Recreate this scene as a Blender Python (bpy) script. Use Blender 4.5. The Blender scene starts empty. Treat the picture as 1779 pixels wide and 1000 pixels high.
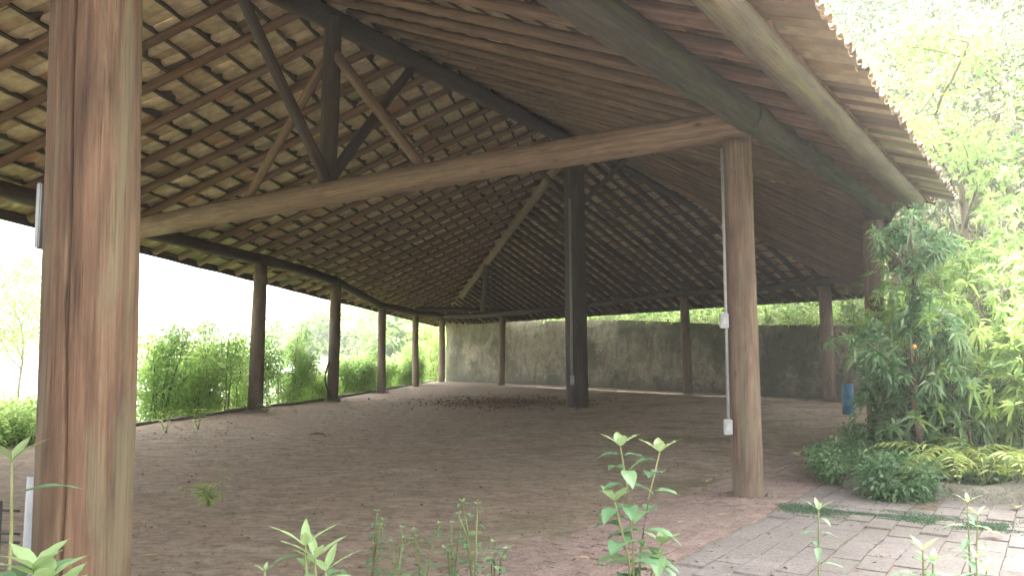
import bpy, bmesh, math, random
import numpy as np
from mathutils import Vector, Matrix
R = math.radians
# ------------------------------------------------------------------ camera, sky, sun, exposure
F_PX = 1384.0; CAM_H = 1.45; PITCH = math.atan(117 / F_PX)
scene = bpy.context.scene
cd = bpy.data.cameras.new('camera'); cam = bpy.data.objects.new('camera', cd)
scene.collection.objects.link(cam); scene.camera = cam
cam.location = (0, 0, CAM_H); cam.rotation_euler = (R(90) + PITCH, 0, 0)
cd.sensor_width = 36; cd.lens = 36 * F_PX / 1779; cd.clip_start = 0.05; cd.clip_end = 3000
SUN_EL, SUN_AZ = R(56), R(6)          # azimuth measured from +Y towards +X
world = bpy.data.worlds.new('World'); scene.world = world; world.use_nodes = True
wn = world.node_tree.nodes; wl = world.node_tree.links
bg = wn['Background']
sky = wn.new('ShaderNodeTexSky'); sky.sky_type = 'NISHITA'; sky.sun_disc = False
sky.sun_elevation = SUN_EL; sky.sun_rotation = SUN_AZ
sky.dust_density = 5.0; sky.air_density = 1.3
hsv = wn.new('ShaderNodeHueSaturation'); hsv.inputs['Saturation'].default_value = 0.3; hsv.inputs['Value'].default_value = 1.6
wl.new(sky.outputs[0], hsv.inputs['Color']); wl.new(hsv.outputs[0], bg.inputs['Color'])
bg.inputs['Strength'].default_value = 0.15
sd = bpy.data.lights.new('sun', 'SUN'); sd.energy = 2.9; sd.angle = R(0.6); sd.color = (1.0, 0.94, 0.84)
sun = bpy.data.objects.new('sun', sd); scene.collection.objects.link(sun)
sdir = Vector((math.cos(SUN_EL) * math.sin(SUN_AZ), math.cos(SUN_EL) * math.cos(SUN_AZ), math.sin(SUN_EL)))
sun.rotation_euler = sdir.to_track_quat('Z', 'Y').to_euler(); sun.location = sdir * 60
scene.view_settings.view_transform = 'Standard'; scene.view_settings.look = 'None'
scene.view_settings.exposure = 3.1; scene.view_settings.gamma = 1.0
scene.cycles.max_bounces = 8; scene.cycles.diffuse_bounces = 5
# ------------------------------------------------------------------ helpers
rng = np.random.default_rng(7); rnd = random.Random(5)
COL = scene.collection
def tag(o, label=None, cat=None, group=None, kind=None):
    if label: o['label'] = label
    if cat: o['category'] = cat
    if group: o['group'] = group
    if kind: o['kind'] = kind
    return o
def empty(name, loc, label, cat, group=None):
    o = bpy.data.objects.new(name, None); COL.objects.link(o); o.location = loc; o.empty_display_size = .2
    return tag(o, label, cat, group)
def ray(px, py):
    x = (px - 889.5) / F_PX; v = -(py - 500) / F_PX
    return Vector((x, math.cos(PITCH) - v * math.sin(PITCH), math.sin(PITCH) + v * math.cos(PITCH)))
CAM = Vector((0, 0, CAM_H))
def grd(px, py, z=0.0):
    r = ray(px, py); return CAM + r * ((z - CAM_H) / r.z)
def atY(px, py, Y):
    r = ray(px, py); return CAM + r * (Y / r.y)
def proj(P):
    d = Vector(P) - CAM; fw = d.y * math.cos(PITCH) + d.z * math.sin(PITCH); up = -d.y * math.sin(PITCH) + d.z * math.cos(PITCH)
    if fw < .05: return (-9999, -9999)
    return 889.5 + F_PX * d.x / fw, 500 - F_PX * up / fw
def place(o, M, parent=None):
    """give o the world matrix M under an (unrotated) parent chain"""
    if parent is not None:
        o.parent = parent
        W = Matrix.Identity(4); q = parent
        while q is not None:
            W = q.matrix_basis @ W if q.parent is None else (q.matrix_basis @ W); q = q.parent
        M = W.inverted() @ M
    o.matrix_basis = M
def mesh_obj(name, verts, faces, mat, parent=None, M=None, smooth=False, attrs=None, mat_idx=None):
    me = bpy.data.meshes.new(name)
    verts = np.asarray(verts, dtype=np.float32).reshape(-1, 3)
    if isinstance(faces, np.ndarray):
        n, k = faces.shape
        me.vertices.add(len(verts)); me.vertices.foreach_set('co', verts.ravel())
        me.loops.add(n * k); me.loops.foreach_set('vertex_index', faces.ravel().astype(np.int32))
        me.polygons.add(n); me.polygons.foreach_set('loop_start', (np.arange(n) * k).astype(np.int32))
        me.update(calc_edges=True)
    else:
        me.from_pydata([tuple(map(float, v)) for v in verts], [], faces); me.update()
    if smooth: me.shade_smooth()
    for nm, arr in (attrs or {}).items():
        a = me.attributes.new(nm, 'FLOAT', 'POINT'); a.data.foreach_set('value', np.asarray(arr, dtype=np.float32))
    for m in (mat if isinstance(mat, (list, tuple)) else [mat]): me.materials.append(m)
    if mat_idx is not None: me.polygons.foreach_set('material_index', np.asarray(mat_idx, dtype=np.int32))
    o = bpy.data.objects.new(name, me); COL.objects.link(o)
    place(o, M if M is not None else Matrix.Identity(4), parent)
    return o
def axis_matrix(p0, p1):
    p0 = Vector(p0); p1 = Vector(p1); z = (p1 - p0).normalized()
    q = z.to_track_quat('Z', 'Y'); return Matrix.Translation(p0) @ q.to_matrix().to_4x4()
def log(name, p0, p1, r0, r1, mat, parent, seg=12, rings=6, rough=.04, bend=.0, crack=None, label=None, flat=0.0, oneside=False):
    p0 = Vector(p0); p1 = Vector(p1); L = (p1 - p0).length
    M = axis_matrix(p0, p1); ph = rng.uniform(0, 6.28, 8); ba = rng.uniform(0, 6.28)
    th = np.linspace(0, 2 * math.pi, seg, endpoint=False); vs = []
    for i in range(rings + 1):
        t = i / rings; r = r0 + (r1 - r0) * t; z = L * t
        w = 1 + rough * (.6 * np.sin(2 * th + ph[0] + t * 2) + .5 * np.sin(3 * th + ph[1] - t * 5) + .5 * math.sin(L * t * 2.3 + ph[2]) + .35 * np.sin(5 * th + z * 3 + ph[3]))
        rr = r * w
        if crack is not None:
            ca, cw, cdp = crack
            if not isinstance(ca, float): lv = M.to_3x3().inverted() @ Vector(ca); ca = math.atan2(lv.y, lv.x)
            ca2 = ca + .05 * math.sin(z * 2.1) + .02 * math.sin(z * 7)
            dd = (th - ca2 + math.pi) % (2 * math.pi) - math.pi
            rr = rr * (1 - cdp * np.exp(-(dd / cw) ** 2))
            rr = rr * (1 - .035 * np.exp(-((dd - .9) / .05) ** 2) * (1 if 1.0 < z < 2.6 else 0))
        ox = bend * math.sin(math.pi * t) * math.cos(ba) + .3 * bend * math.sin(3 * math.pi * t) * math.sin(ba)
        oy = bend * math.sin(math.pi * t) * math.sin(ba)
        vs.append(np.stack([rr * np.cos(th) + ox, rr * np.sin(th) + oy, np.full(seg, z)], 1))
    vs = np.concatenate(vs); fs = []
    for i in range(rings):
        for j in range(seg):
            a = i * seg + j; b = i * seg + (j + 1) % seg; fs.append((a, b, b + seg, a + seg))
    fs.append(tuple(reversed(range(seg)))); fs.append(tuple(range(rings * seg, rings * seg + seg)))
    o = mesh_obj(name, vs, fs, mat, parent, M)
    n = len(o.data.polygons); sm = np.ones(n, dtype=bool); sm[-2:] = False
    o.data.polygons.foreach_set('use_smooth', sm)
    if label: o['label'] = label
    return o
def box_arr(sx, sy, sz, bev=0.0):
    bm = bmesh.new(); bmesh.ops.create_cube(bm, size=1)
    bmesh.ops.scale(bm, vec=(sx, sy, sz), verts=bm.verts)
    if bev: bmesh.ops.bevel(bm, geom=list(bm.edges), offset=bev, segments=2, affect='EDGES')
    vs = [v.co.copy() for v in bm.verts]; bm.verts.index_update(); fs = [tuple(v.index for v in f.verts) for f in bm.faces]; bm.free()
    return vs, fs
def box(name, loc, size, mat, parent=None, rotz=0, bev=0.004):
    vs, fs = box_arr(*size, bev); return mesh_obj(name, vs, fs, mat, parent, Matrix.Translation(loc) @ Matrix.Rotation(rotz, 4, 'Z'))
def tube_vf(pts, radii, seg=6):
    pts = [Vector(p) for p in pts]; V = []; Fc = []
    for i, p in enumerate(pts):
        d = (pts[min(i + 1, len(pts) - 1)] - pts[max(i - 1, 0)]).normalized()
        a = d.orthogonal().normalized() if abs(d.z) > .99 else d.cross(Vector((0, 0, 1))).normalized(); b = d.cross(a)
        for j in range(seg):
            t = 2 * math.pi * j / seg; V.append(p + (a * math.cos(t) + b * math.sin(t)) * radii[i])
    for i in range(len(pts) - 1):
        for j in range(seg):
            k = i * seg + j; l = i * seg + (j + 1) % seg; Fc.append((k, k + seg, l + seg, l))
    Fc.append(tuple(range(seg))); Fc.append(tuple(reversed(range((len(pts) - 1) * seg, len(pts) * seg))))
    return V, Fc
class MB:
    def __init__(s): s.v = []; s.f = []
    def add(s, V, Fc): n = len(s.v); s.v += [tuple(v) for v in V]; s.f += [tuple(i + n for i in q) for q in Fc]; return s
    def tube(s, pts, radii, seg=6): return s.add(*tube_vf(pts, radii, seg))
    def build(s, name, mat, parent=None, smooth=True, M=None): return mesh_obj(name, s.v, s.f, mat, parent, M, smooth)
# ------------------------------------------------------------------ materials
def new_mat(name):
    m = bpy.data.materials.new(name); m.use_nodes = True; nt = m.node_tree
    return m, nt, nt.nodes['Principled BSDF']
class N:
    def __init__(s, nt): s.nt = nt
    def node(s, t, **kw):
        n = s.nt.nodes.new(t)
        for k, v in kw.items(): setattr(n, k, v)
        return n
    def link(s, a, b): s.nt.links.new(a, b)
    def coords(s, scale=(1, 1, 1), kind='Object', loc=(0, 0, 0), rot=(0, 0, 0)):
        tc = s.node('ShaderNodeTexCoord'); mp = s.node('ShaderNodeMapping')
        mp.inputs['Scale'].default_value = scale; mp.inputs['Location'].default_value = loc; mp.inputs['Rotation'].default_value = rot
        s.link(tc.outputs[kind], mp.inputs['Vector']); return mp.outputs[0]
    def noise(s, vec, scale, detail=5, rough=.55, dist=0.0):
        n = s.node('ShaderNodeTexNoise'); n.inputs['Scale'].default_value = scale; n.inputs['Detail'].default_value = detail
        n.inputs['Roughness'].default_value = rough; n.inputs['Distortion'].default_value = dist
        s.link(vec, n.inputs['Vector']); return n.outputs['Fac']
    def ramp(s, fac, stops, interp='LINEAR'):
        r = s.node('ShaderNodeValToRGB'); r.color_ramp.interpolation = interp; e = r.color_ramp.elements
        while len(e) < len(stops): e.new(.5)
        for i, (p, c) in enumerate(stops): e[i].position = p; e[i].color = (*c, 1) if len(c) == 3 else c
        s.link(fac, r.inputs[0]); return r.outputs[0]
    def mix(s, fac, a, b, mode='MIX'):
        m = s.node('ShaderNodeMix', data_type='RGBA', blend_type=mode)
        for sock, v in ((m.inputs[0], fac), (m.inputs[6], a), (m.inputs[7], b)):
            if isinstance(v, (int, float)): sock.default_value = v
            elif isinstance(v, tuple): sock.default_value = (*v, 1)
            else: s.link(v, sock)
        return m.outputs[2]
    def math(s, op, a, b=None):
        m = s.node('ShaderNodeMath', operation=op)
        for sock, v in ((m.inputs[0], a), (m.inputs[1], b)):
            if v is None: continue
            if isinstance(v, (int, float)): sock.default_value = v
            else: s.link(v, sock)
        return m.outputs[0]
    def bump(s, h, strength, dist, bsdf, prev=None):
        b = s.node('ShaderNodeBump'); b.inputs['Strength'].default_value = strength; b.inputs['Distance'].default_value = dist
        s.link(h, b.inputs['Height'])
        if prev is not None: s.link(prev, b.inputs['Normal'])
        s.link(b.outputs[0], bsdf.inputs['Normal']); return b.outputs[0]
    def objrand(s): return s.node('ShaderNodeObjectInfo').outputs['Random']
def wood_mat(name, c_dark, c_mid, c_light, moss=0.0, mosscol=(.09, .11, .05), fine=1.0, stain=.5, splash=False):
    m, nt, b = new_mat(name); n = N(nt)
    v = n.coords((1, 1, .04)); r = n.objrand()
    off = n.node('ShaderNodeVectorMath', operation='ADD'); cmb = n.node('ShaderNodeCombineXYZ')
    s = n.math('MULTIPLY', r, 37.0); n.link(s, cmb.inputs[0]); n.link(s, cmb.inputs[2]); n.link(v, off.inputs[0]); n.link(cmb.outputs[0], off.inputs[1]); v = off.outputs[0]
    g = n.noise(v, 30 * fine, 8, .75, .15); col = n.ramp(g, [(.3, c_dark), (.5, c_mid), (.72, c_light)])
    v2 = n.coords((1, 1, .25)); st = n.noise(v2, 5.0, 4, .6, 1.0)
    col = n.mix(n.ramp(st, [(.42, (0, 0, 0)), (.68, (stain,) * 3)]), col, tuple(x * .45 for x in c_dark))
    kn = n.node('ShaderNodeTexVoronoi', feature='F1'); kn.inputs['Scale'].default_value = 2.2; n.link(n.coords((1.6, 1.6, .8)), kn.inputs['Vector'])
    col = n.mix(n.ramp(kn.outputs['Distance'], [(.03, (.75,) * 3), (.11, (0, 0, 0))]), col, tuple(x * .35 for x in c_dark))
    if moss:
        mo = n.noise(n.coords((1, 1, .12)), 5.5, 5, .65, .8); col = n.mix(n.ramp(mo, [(.5, (0, 0, 0)), (.62, (moss,) * 3)]), col, mosscol)
    hv = n.node('ShaderNodeHueSaturation'); n.link(col, hv.inputs['Color']); n.link(n.math('ADD', n.math('MULTIPLY', r, .35), .82), hv.inputs['Value'])
    col = hv.outputs[0]
    fz = n.node('ShaderNodeMapping'); fz.inputs['Scale'].default_value = (1, 1, .35); n.link(off.outputs[0], fz.inputs['Vector'])
    fib = n.noise(fz.outputs[0], 95 * fine, 4, .7); fis = n.noise(fz.outputs[0], 34 * fine, 3, .55)
    col = n.mix(n.ramp(fib, [(.36, (.4,) * 3), (.5, (0, 0, 0))]), col, tuple(x * .5 for x in c_dark))
    crk = n.ramp(fis, [(.485, (0, 0, 0)), (.498, (1,) * 3), (.511, (0, 0, 0))]); gate = n.ramp(n.noise(n.coords((1, 1, .5), loc=(3, 1, 2)), 4, 3), [(.5, (0, 0, 0)), (.6, (.9,) * 3)])
    crk = n.math('MULTIPLY', crk, gate); col = n.mix(crk, col, tuple(x * .25 for x in c_dark))
    if splash:
        sz = n.node('ShaderNodeSeparateXYZ'); n.link(n.coords(), sz.inputs[0]); nz = n.noise(n.coords((1, 1, .6)), 12, 5, .7)
        sp = n.ramp(n.math('ADD', n.math('MULTIPLY', sz.outputs[2], 1.6), nz), [(.55, (.85,) * 3), (.95, (0, 0, 0))]); col = n.mix(sp, col, (.17, .125, .095))
    n.link(col, b.inputs['Base Color']); b.inputs['Roughness'].default_value = .85
    p = n.bump(g, .5, .012, b); p = n.bump(fib, .4, .004, b, p); n.bump(n.math('MULTIPLY', crk, -1.0), .6, .012, b, p); return m
WOOD_P = wood_mat('wood_post_red', (.068, .034, .02), (.145, .08, .047), (.22, .148, .09), moss=.55, mosscol=(.15, .135, .08), stain=.7, splash=True)
WOOD_Q = wood_mat('wood_post_grey', (.085, .05, .035), (.18, .12, .08), (.28, .205, .145), moss=.7, mosscol=(.14, .135, .085), stain=.6, splash=True)
WOOD_T = wood_mat('wood_tie', (.13, .085, .06), (.22, .15, .105), (.33, .24, .17), moss=.25)
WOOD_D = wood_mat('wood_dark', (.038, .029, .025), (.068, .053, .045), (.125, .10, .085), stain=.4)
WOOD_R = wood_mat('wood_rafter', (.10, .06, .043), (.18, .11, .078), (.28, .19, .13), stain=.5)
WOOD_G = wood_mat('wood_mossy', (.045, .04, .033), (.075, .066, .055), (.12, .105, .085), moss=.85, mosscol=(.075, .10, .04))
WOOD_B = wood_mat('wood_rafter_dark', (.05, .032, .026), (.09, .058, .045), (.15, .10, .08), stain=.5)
WOOD_E = wood_mat('wood_eave', (.06, .048, .036), (.115, .09, .064), (.19, .15, .10), moss=.5, mosscol=(.15, .15, .06))
WOOD_L = wood_mat('wood_left_post', (.12, .08, .06), (.22, .15, .115), (.33, .25, .19), moss=.4, splash=True)
def _nop(): pass
def tile_mat():
    m, nt, b = new_mat('clay_tile'); n = N(nt)
    a = n.node('ShaderNodeAttribute', attribute_name='tone').outputs['Fac']
    col = n.ramp(a, [(0, (.17, .12, .09)), (.25, (.45, .34, .22)), (.6, (.62, .52, .37)), (.9, (.70, .60, .46)), (1, (.45, .26, .16))])
    v = n.coords((1, 1, 1)); st = n.noise(v, 7, 6, .65)
    col = n.mix(n.ramp(st, [(.42, (0, 0, 0)), (.62, (.42,) * 3)]), col, (.15, .11, .085))
    g = n.noise(v, .55, 4, .6); col = n.mix(n.ramp(g, [(.55, (0, 0, 0)), (.7, (.35,) * 3)]), col, (.15, .12, .09))
    gm = n.node('ShaderNodeAttribute', attribute_name='moss').outputs['Fac']
    col = n.mix(n.math('MULTIPLY', gm, .7), col, (.20, .26, .10))
    n.link(col, b.inputs['Base Color']); b.inputs['Roughness'].default_value = .9
    n.bump(n.noise(v, 60, 3), .3, .004, b); return m
TILE = tile_mat()
def leaf_mat(name, stops, trans=.45, rough=.45, attr='tone'):
    m, nt, b = new_mat(name); n = N(nt)
    a = n.node('ShaderNodeAttribute', attribute_name=attr).outputs['Fac']; col = n.ramp(a, stops)
    n.link(col, b.inputs['Base Color']); b.inputs['Roughness'].default_value = rough
    tr = n.node('ShaderNodeBsdfTranslucent')
    hv = n.node('ShaderNodeHueSaturation'); hv.inputs['Value'].default_value = 1.5; hv.inputs['Hue'].default_value = .493; n.link(col, hv.inputs['Color']); n.link(hv.outputs[0], tr.inputs['Color'])
    mx = n.node('ShaderNodeMixShader'); mx.inputs[0].default_value = trans; n.link(b.outputs[0], mx.inputs[1]); n.link(tr.outputs[0], mx.inputs[2])
    n.link(mx.outputs[0], nt.nodes['Material Output'].inputs['Surface']); return m
LEAF_L = leaf_mat('leaf_bright', [(0, (.13, .22, .06)), (.5, (.23, .37, .11)), (1, (.36, .46, .15))], .55)
LEAF_H = leaf_mat('leaf_forest', [(0, (.025, .05, .022)), (.5, (.055, .095, .04)), (.85, (.10, .145, .06)), (1, (.20, .19, .08))], .22)
LEAF_G = leaf_mat('leaf_glossy', [(0, (.06, .14, .055)), (.5, (.14, .25, .11)), (1, (.30, .40, .20))], .4, .3)
LEAF_Y = leaf_mat('leaf_yellow_fern', [(0, (.13, .22, .05)), (.6, (.28, .36, .08)), (1, (.42, .42, .12))], .4)
LEAF_N = leaf_mat('leaf_weed', [(0, (.08, .17, .08)), (.6, (.15, .28, .14)), (1, (.30, .40, .18))], .3, .4)
LEAF_P = leaf_mat('leaf_pale', [(0, (.07, .11, .045)), (.6, (.13, .18, .075)), (1, (.24, .23, .12))], .22)
MOSS = leaf_mat('moss_green', [(0, (.05, .09, .045)), (.6, (.09, .15, .08)), (1, (.14, .19, .10))], .1, .9)
LEAF_DRY = leaf_mat('leaf_dry', [(0, (.08, .05, .03)), (.5, (.20, .12, .06)), (.8, (.36, .24, .12)), (1, (.50, .38, .20))], .1, .8)
def bark_mat(name, a, c):
    m, nt, b = new_mat(name); n = N(nt); v = n.coords((1, 1, .3)); g = n.noise(v, 9, 6, .65, .5)
    n.link(n.ramp(g, [(.35, a), (.65, c)]), b.inputs['Base Color']); b.inputs['Roughness'].default_value = .9; n.bump(g, .6, .02, b); return m
BARK_PALE = bark_mat('bark_pale', (.22, .19, .15), (.50, .46, .38)); BARK_DARK = bark_mat('bark_dark', (.08, .06, .04), (.20, .15, .10))
STEM = bark_mat('stem_green', (.14, .17, .06), (.26, .24, .12))
def ground_mat():
    m, nt, b = new_mat('earth_floor'); n = N(nt); v = n.coords((1, 1, 1))
    big = n.noise(v, .35, 5, .6, .5); fine = n.noise(v, 14, 8, .75); mid = n.noise(n.coords((1, 1.6, 1)), 2.3, 7, .7, .6)
    col = n.ramp(mid, [(.3, (.27, .20, .14)), (.5, (.42, .325, .235)), (.7, (.55, .445, .34))])
    col = n.mix(n.ramp(big, [(.42, (0, 0, 0)), (.6, (.5,) * 3)]), col, (.42, .28, .20))
    col = n.mix(n.ramp(fine, [(.36, (.8,) * 3), (.47, (0, 0, 0))]), col, (.14, .10, .075))
    mt = n.noise(n.coords((1, 1.5, 1), loc=(2, 5, 0)), 5.5, 4, .6, .8); col = n.mix(n.ramp(mt, [(.40, (.45,) * 3), (.52, (0, 0, 0))]), col, (.17, .125, .09))
    sp = n.noise(v, 55, 3, .6); col = n.mix(n.ramp(sp, [(.62, (0, 0, 0)), (.7, (.6,) * 3)]), col, (.50, .42, .34))
    ms = n.noise(n.coords((1, 1, 1), loc=(4, 9, 0)), .8, 5, .65); sx = n.node('ShaderNodeSeparateXYZ'); n.link(v, sx.inputs[0])
    right = n.ramp(n.math('MULTIPLY', n.math('ADD', sx.outputs[0], 3.0), .1), [(.1, (0, 0, 0)), (.5, (1,) * 3)])
    col = n.mix(n.math('MULTIPLY', n.ramp(ms, [(.5, (0, 0, 0)), (.62, (.7,) * 3)]), right), col, (.16, .15, .06))
    n.link(col, b.inputs['Base Color']); b.inputs['Roughness'].default_value = .95
    p = n.bump(mid, 1.0, .16, b); p = n.bump(mt, 1.0, .09, b, p); n.bump(fine, 1.0, .05, b, p); return m
GROUND = ground_mat()
def soil_mat():
    m, nt, b = new_mat('hill_soil'); n = N(nt); v = n.coords(); g = n.noise(v, 1.2, 8, .7)
    n.link(n.ramp(g, [(.3, (.06, .07, .025)), (.5, (.11, .13, .04)), (.7, (.24, .22, .10))]), b.inputs['Base Color']); b.inputs['Roughness'].default_value = 1; n.bump(g, 1, .2, b); return m
SOIL = soil_mat()
def stone_mat(name, a, c, d, mossy=.5, sc=5):
    m, nt, b = new_mat(name); n = N(nt); v = n.coords(); g = n.noise(v, sc, 8, .7); t = n.node('ShaderNodeAttribute', attribute_name='tone').outputs['Fac']
    col = n.ramp(g, [(.3, a), (.5, c), (.72, d)]); col = n.mix(.15, col, n.ramp(t, [(0, a), (.5, c), (1, d)]))
    ms = n.noise(v, 1.1, 6, .65); col = n.mix(n.ramp(ms, [(.5, (0, 0, 0)), (.66, (mossy,) * 3)]), col, (.11, .10, .06))
    f = n.noise(v, 40, 4, .7); col = n.mix(n.ramp(f, [(.4, (.5,) * 3), (.52, (0, 0, 0))]), col, tuple(x * .5 for x in a))
    n.link(col, b.inputs['Base Color']); b.inputs['Roughness'].default_value = .9; n.bump(g, .8, .02, b); return m
SLAB = stone_mat('slab_stone', (.13, .11, .098), (.21, .178, .16), (.30, .262, .24), .65, 2.2)
BRICK = stone_mat('paving_brick', (.16, .105, .085), (.25, .175, .145), (.34, .26, .22), .5)
KERB = stone_mat('kerb_stone', (.10, .09, .07), (.20, .18, .14), (.36, .34, .29), .5)
def wall_mat():
    m, nt, b = new_mat('stained_render'); n = N(nt); v = n.coords()
    vs = n.noise(n.coords((1, 1, .4)), 1.7, 8, .75, 1.2); bl = n.noise(v, .55, 6, .65); f = n.noise(v, 9, 8, .75)
    col = n.ramp(f, [(.3, (.24, .21, .15)), (.5, (.38, .34, .25)), (.7, (.52, .47, .36))])
    col = n.mix(n.ramp(vs, [(.46, (0, 0, 0)), (.62, (.7,) * 3)]), col, (.11, .105, .07))
    col = n.mix(n.ramp(bl, [(.46, (0, 0, 0)), (.6, (.8,) * 3)]), col, (.085, .10, .06))
    sz = n.node('ShaderNodeSeparateXYZ'); n.link(v, sz.inputs[0])
    base = n.ramp(n.math('ADD', n.math('MULTIPLY', sz.outputs[2], .5), n.math('MULTIPLY', f, .5)), [(.28, (.7,) * 3), (.5, (0, 0, 0))])
    col = n.mix(base, col, (.10, .10, .075))
    g2 = n.noise(v, 38, 5, .8); col = n.mix(n.ramp(g2, [(.38, (.6,) * 3), (.5, (0, 0, 0))]), col, (.12, .11, .08))
    vr = n.node('ShaderNodeTexVoronoi', feature='DISTANCE_TO_EDGE'); vr.inputs['Scale'].default_value = .8; wv = n.node('ShaderNodeVectorMath', operation='ADD'); nn = n.node('ShaderNodeTexNoise'); nn.inputs['Scale'].default_value = 2; n.link(v, nn.inputs['Vector']); n.link(v, wv.inputs[0]); n.link(nn.outputs['Color'], wv.inputs[1]); n.link(wv.outputs[0], vr.inputs['Vector'])
    cr = n.ramp(vr.outputs['Distance'], [(0, (.8,) * 3), (.012, (0, 0, 0))]); col = n.mix(cr, col, (.05, .05, .035))
    n.link(col, b.inputs['Base Color']); b.inputs['Roughness'].default_value = .95; p = n.bump(f, 1.0, .06, b); n.bump(g2, .8, .02, b, p); return m
WALL = wall_mat()
def plain(name, c, rough=.5, var=.25, sc=6, metal=0):
    m, nt, b = new_mat(name); n = N(nt); g = n.noise(n.coords(), sc, 6, .65)
    n.link(n.ramp(g, [(.35, tuple(x * (1 - var) for x in c)), (.65, tuple(min(1, x * (1 + var * .4)) for x in c))]), b.inputs['Base Color'])
    b.inputs['Roughness'].default_value = rough; b.inputs['Metallic'].default_value = metal; return m
PVC = plain('pvc_grey', (.36, .38, .39)); PVCW = plain('pvc_white', (.31, .31, .30)); BLUE = plain('blue_plastic', (.03, .14, .24), .45, .4)
DARKM = plain('dark_iron', (.035, .035, .035), .7); PALEPAINT = plain('pale_roof_sheet', (.75, .75, .74), .6, .1)
ORANGE = plain('orange_skin', (.42, .24, .05)); BLACK = plain('black_rubber', (.02, .02, .02), .6)
# ------------------------------------------------------------------ terrain
WALLPTS = [(-3.75, 45.4), (.45, 41.2), (4.2, 36.2), (7.5, 31.2), (11.0, 26.2), (12.2, 22.5), (12.0, 18.5), (11.0, 15.5)]
WTOP = [3.35, 3.25, 3.05, 2.72, 2.38, 2.25, 2.1, 1.9]
LEFT_EDGE = [(-14.4, -30), (-10.6, -2), (-9.1, 8), (-8.1, 15), (-7.05, 21.6), (-6.1, 26), (-5.5, 32), (-4.95, 38), (-4.4, 45.4)]
RIGHT_EDGE = [(9.6, 12.6), (8.2, 10.2), (7.6, 7.5), (7.6, 3), (8.5, -6), (10, -30)]
gp = WALLPTS + RIGHT_EDGE + LEFT_EDGE
# floor: a fine grid clipped by the outline, with real trodden unevenness near the camera
def floor_z(x, y):
    return .016 * math.sin(x * 1.7 + y * .9) * math.sin(y * 1.3 - x * .4) + .010 * math.sin(x * 4.1 + 1) * math.sin(y * 3.7) - .012
bm = bmesh.new(); vs = [bm.verts.new((x, y, 0)) for x, y in gp]; bm.faces.new(vs)
for k in range(-29, 45):
    st = .5 if 3 < k < 22 else 1.0
    for q in ((k, k + .5) if st == .5 else (k,)):
        bmesh.ops.bisect_plane(bm, geom=bm.verts[:] + bm.edges[:] + bm.faces[:], plane_co=(0, q, 0), plane_no=(0, 1, 0))
for k in range(-28, 25):
    bmesh.ops.bisect_plane(bm, geom=bm.verts[:] + bm.edges[:] + bm.faces[:], plane_co=(k * .5, 0, 0), plane_no=(1, 0, 0))
for v in bm.verts: v.co.z = floor_z(v.co.x, v.co.y)
me = bpy.data.meshes.new('ground'); bm.to_mesh(me); bm.free(); me.materials.append(GROUND); me.shade_smooth()
o = bpy.data.objects.new('ground', me); COL.objects.link(o); tag(o, kind='structure')
def resample(pts, step, vals=None):
    out = []; vo = []
    for i in range(len(pts) - 1):
        a = Vector(pts[i]); b = Vector(pts[i + 1]); n = max(1, int((b - a).length / step))
        for k in range(n):
            out.append(a.lerp(b, k / n)); vo.append(0 if vals is None else vals[i] * (1 - k / n) + vals[i + 1] * k / n)
    out.append(Vector(pts[-1])); vo.append(0 if vals is None else vals[-1]); return out, vo
def strip_terrain(name, pts, z0s, dists, zf, mat, sign=1):
    n = len(pts); V = []
    tang = [(pts[min(i + 4, n - 1)] - pts[max(i - 4, 0)]).normalized() for i in range(n)]
    for j, d in enumerate(dists):
        for i in range(n):
            nr = Vector((tang[i].y, -tang[i].x)) * -sign
            p = pts[i] + nr * d; V.append((p.x, p.y, zf(z0s[i], d, p.x, p.y)))
    Fc = [(j * n + i, j * n + i + 1, (j + 1) * n + i + 1, (j + 1) * n + i) for j in range(len(dists) - 1) for i in range(n - 1)]
    o = mesh_obj(name, V, Fc, mat, smooth=True); tag(o, kind='structure'); return o
hp, hz = resample(WALLPTS + RIGHT_EDGE, 1.2, [z - .12 for z in WTOP] + [.9, .35, .12, .05, .0, .0])
def hill_z(z0, d, x, y):
    w = .5 * math.sin(x * .45 + 1) * math.sin(y * .38) + .25 * math.sin(x * 1.3) * math.sin(y * 1.1 + 2)
    s = .5 + .16 * min(1, z0)
    return z0 - .03 + (d * .42 if d < 70 else 29.4 + (d - 70) * .1) * s / .6 + w * min(1, d / 4)
strip_terrain('hillside', hp, hz, [.05, .6, 1.4, 2.5, 4, 6, 9, 13, 18, 25, 34, 46, 62, 85, 140], hill_z, SOIL)
lp, lz = resample(LEFT_EDGE, 2.0, [-.02] * len(LEFT_EDGE))
strip_terrain('slope', lp, lz, [0.0, .4, 1, 2, 4, 7, 12, 20, 40, 80], lambda z0, d, x, y: z0 - min(7.0, .32 * d) + (.12 * math.sin(x * 1.1) * math.sin(y) if d > .5 else 0), SOIL, -1)
mesh_obj('valley_ground', [(-900, -900, -7.2), (900, -900, -7.2), (900, 1500, -7.2), (-900, 1500, -7.2)], [(0, 1, 2, 3)], SOIL)['kind'] = 'structure'
def hill_at(d_out, i):   # a point on the hill, i = index along hp
    n = len(hp); t = (hp[min(i + 4, n - 1)] - hp[max(i - 4, 0)]).normalized(); nr = Vector((t.y, -t.x)) * -1
    p = hp[i] + nr * d_out; return Vector((p.x, p.y, hill_z(hz[i], d_out, p.x, p.y)))
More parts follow.
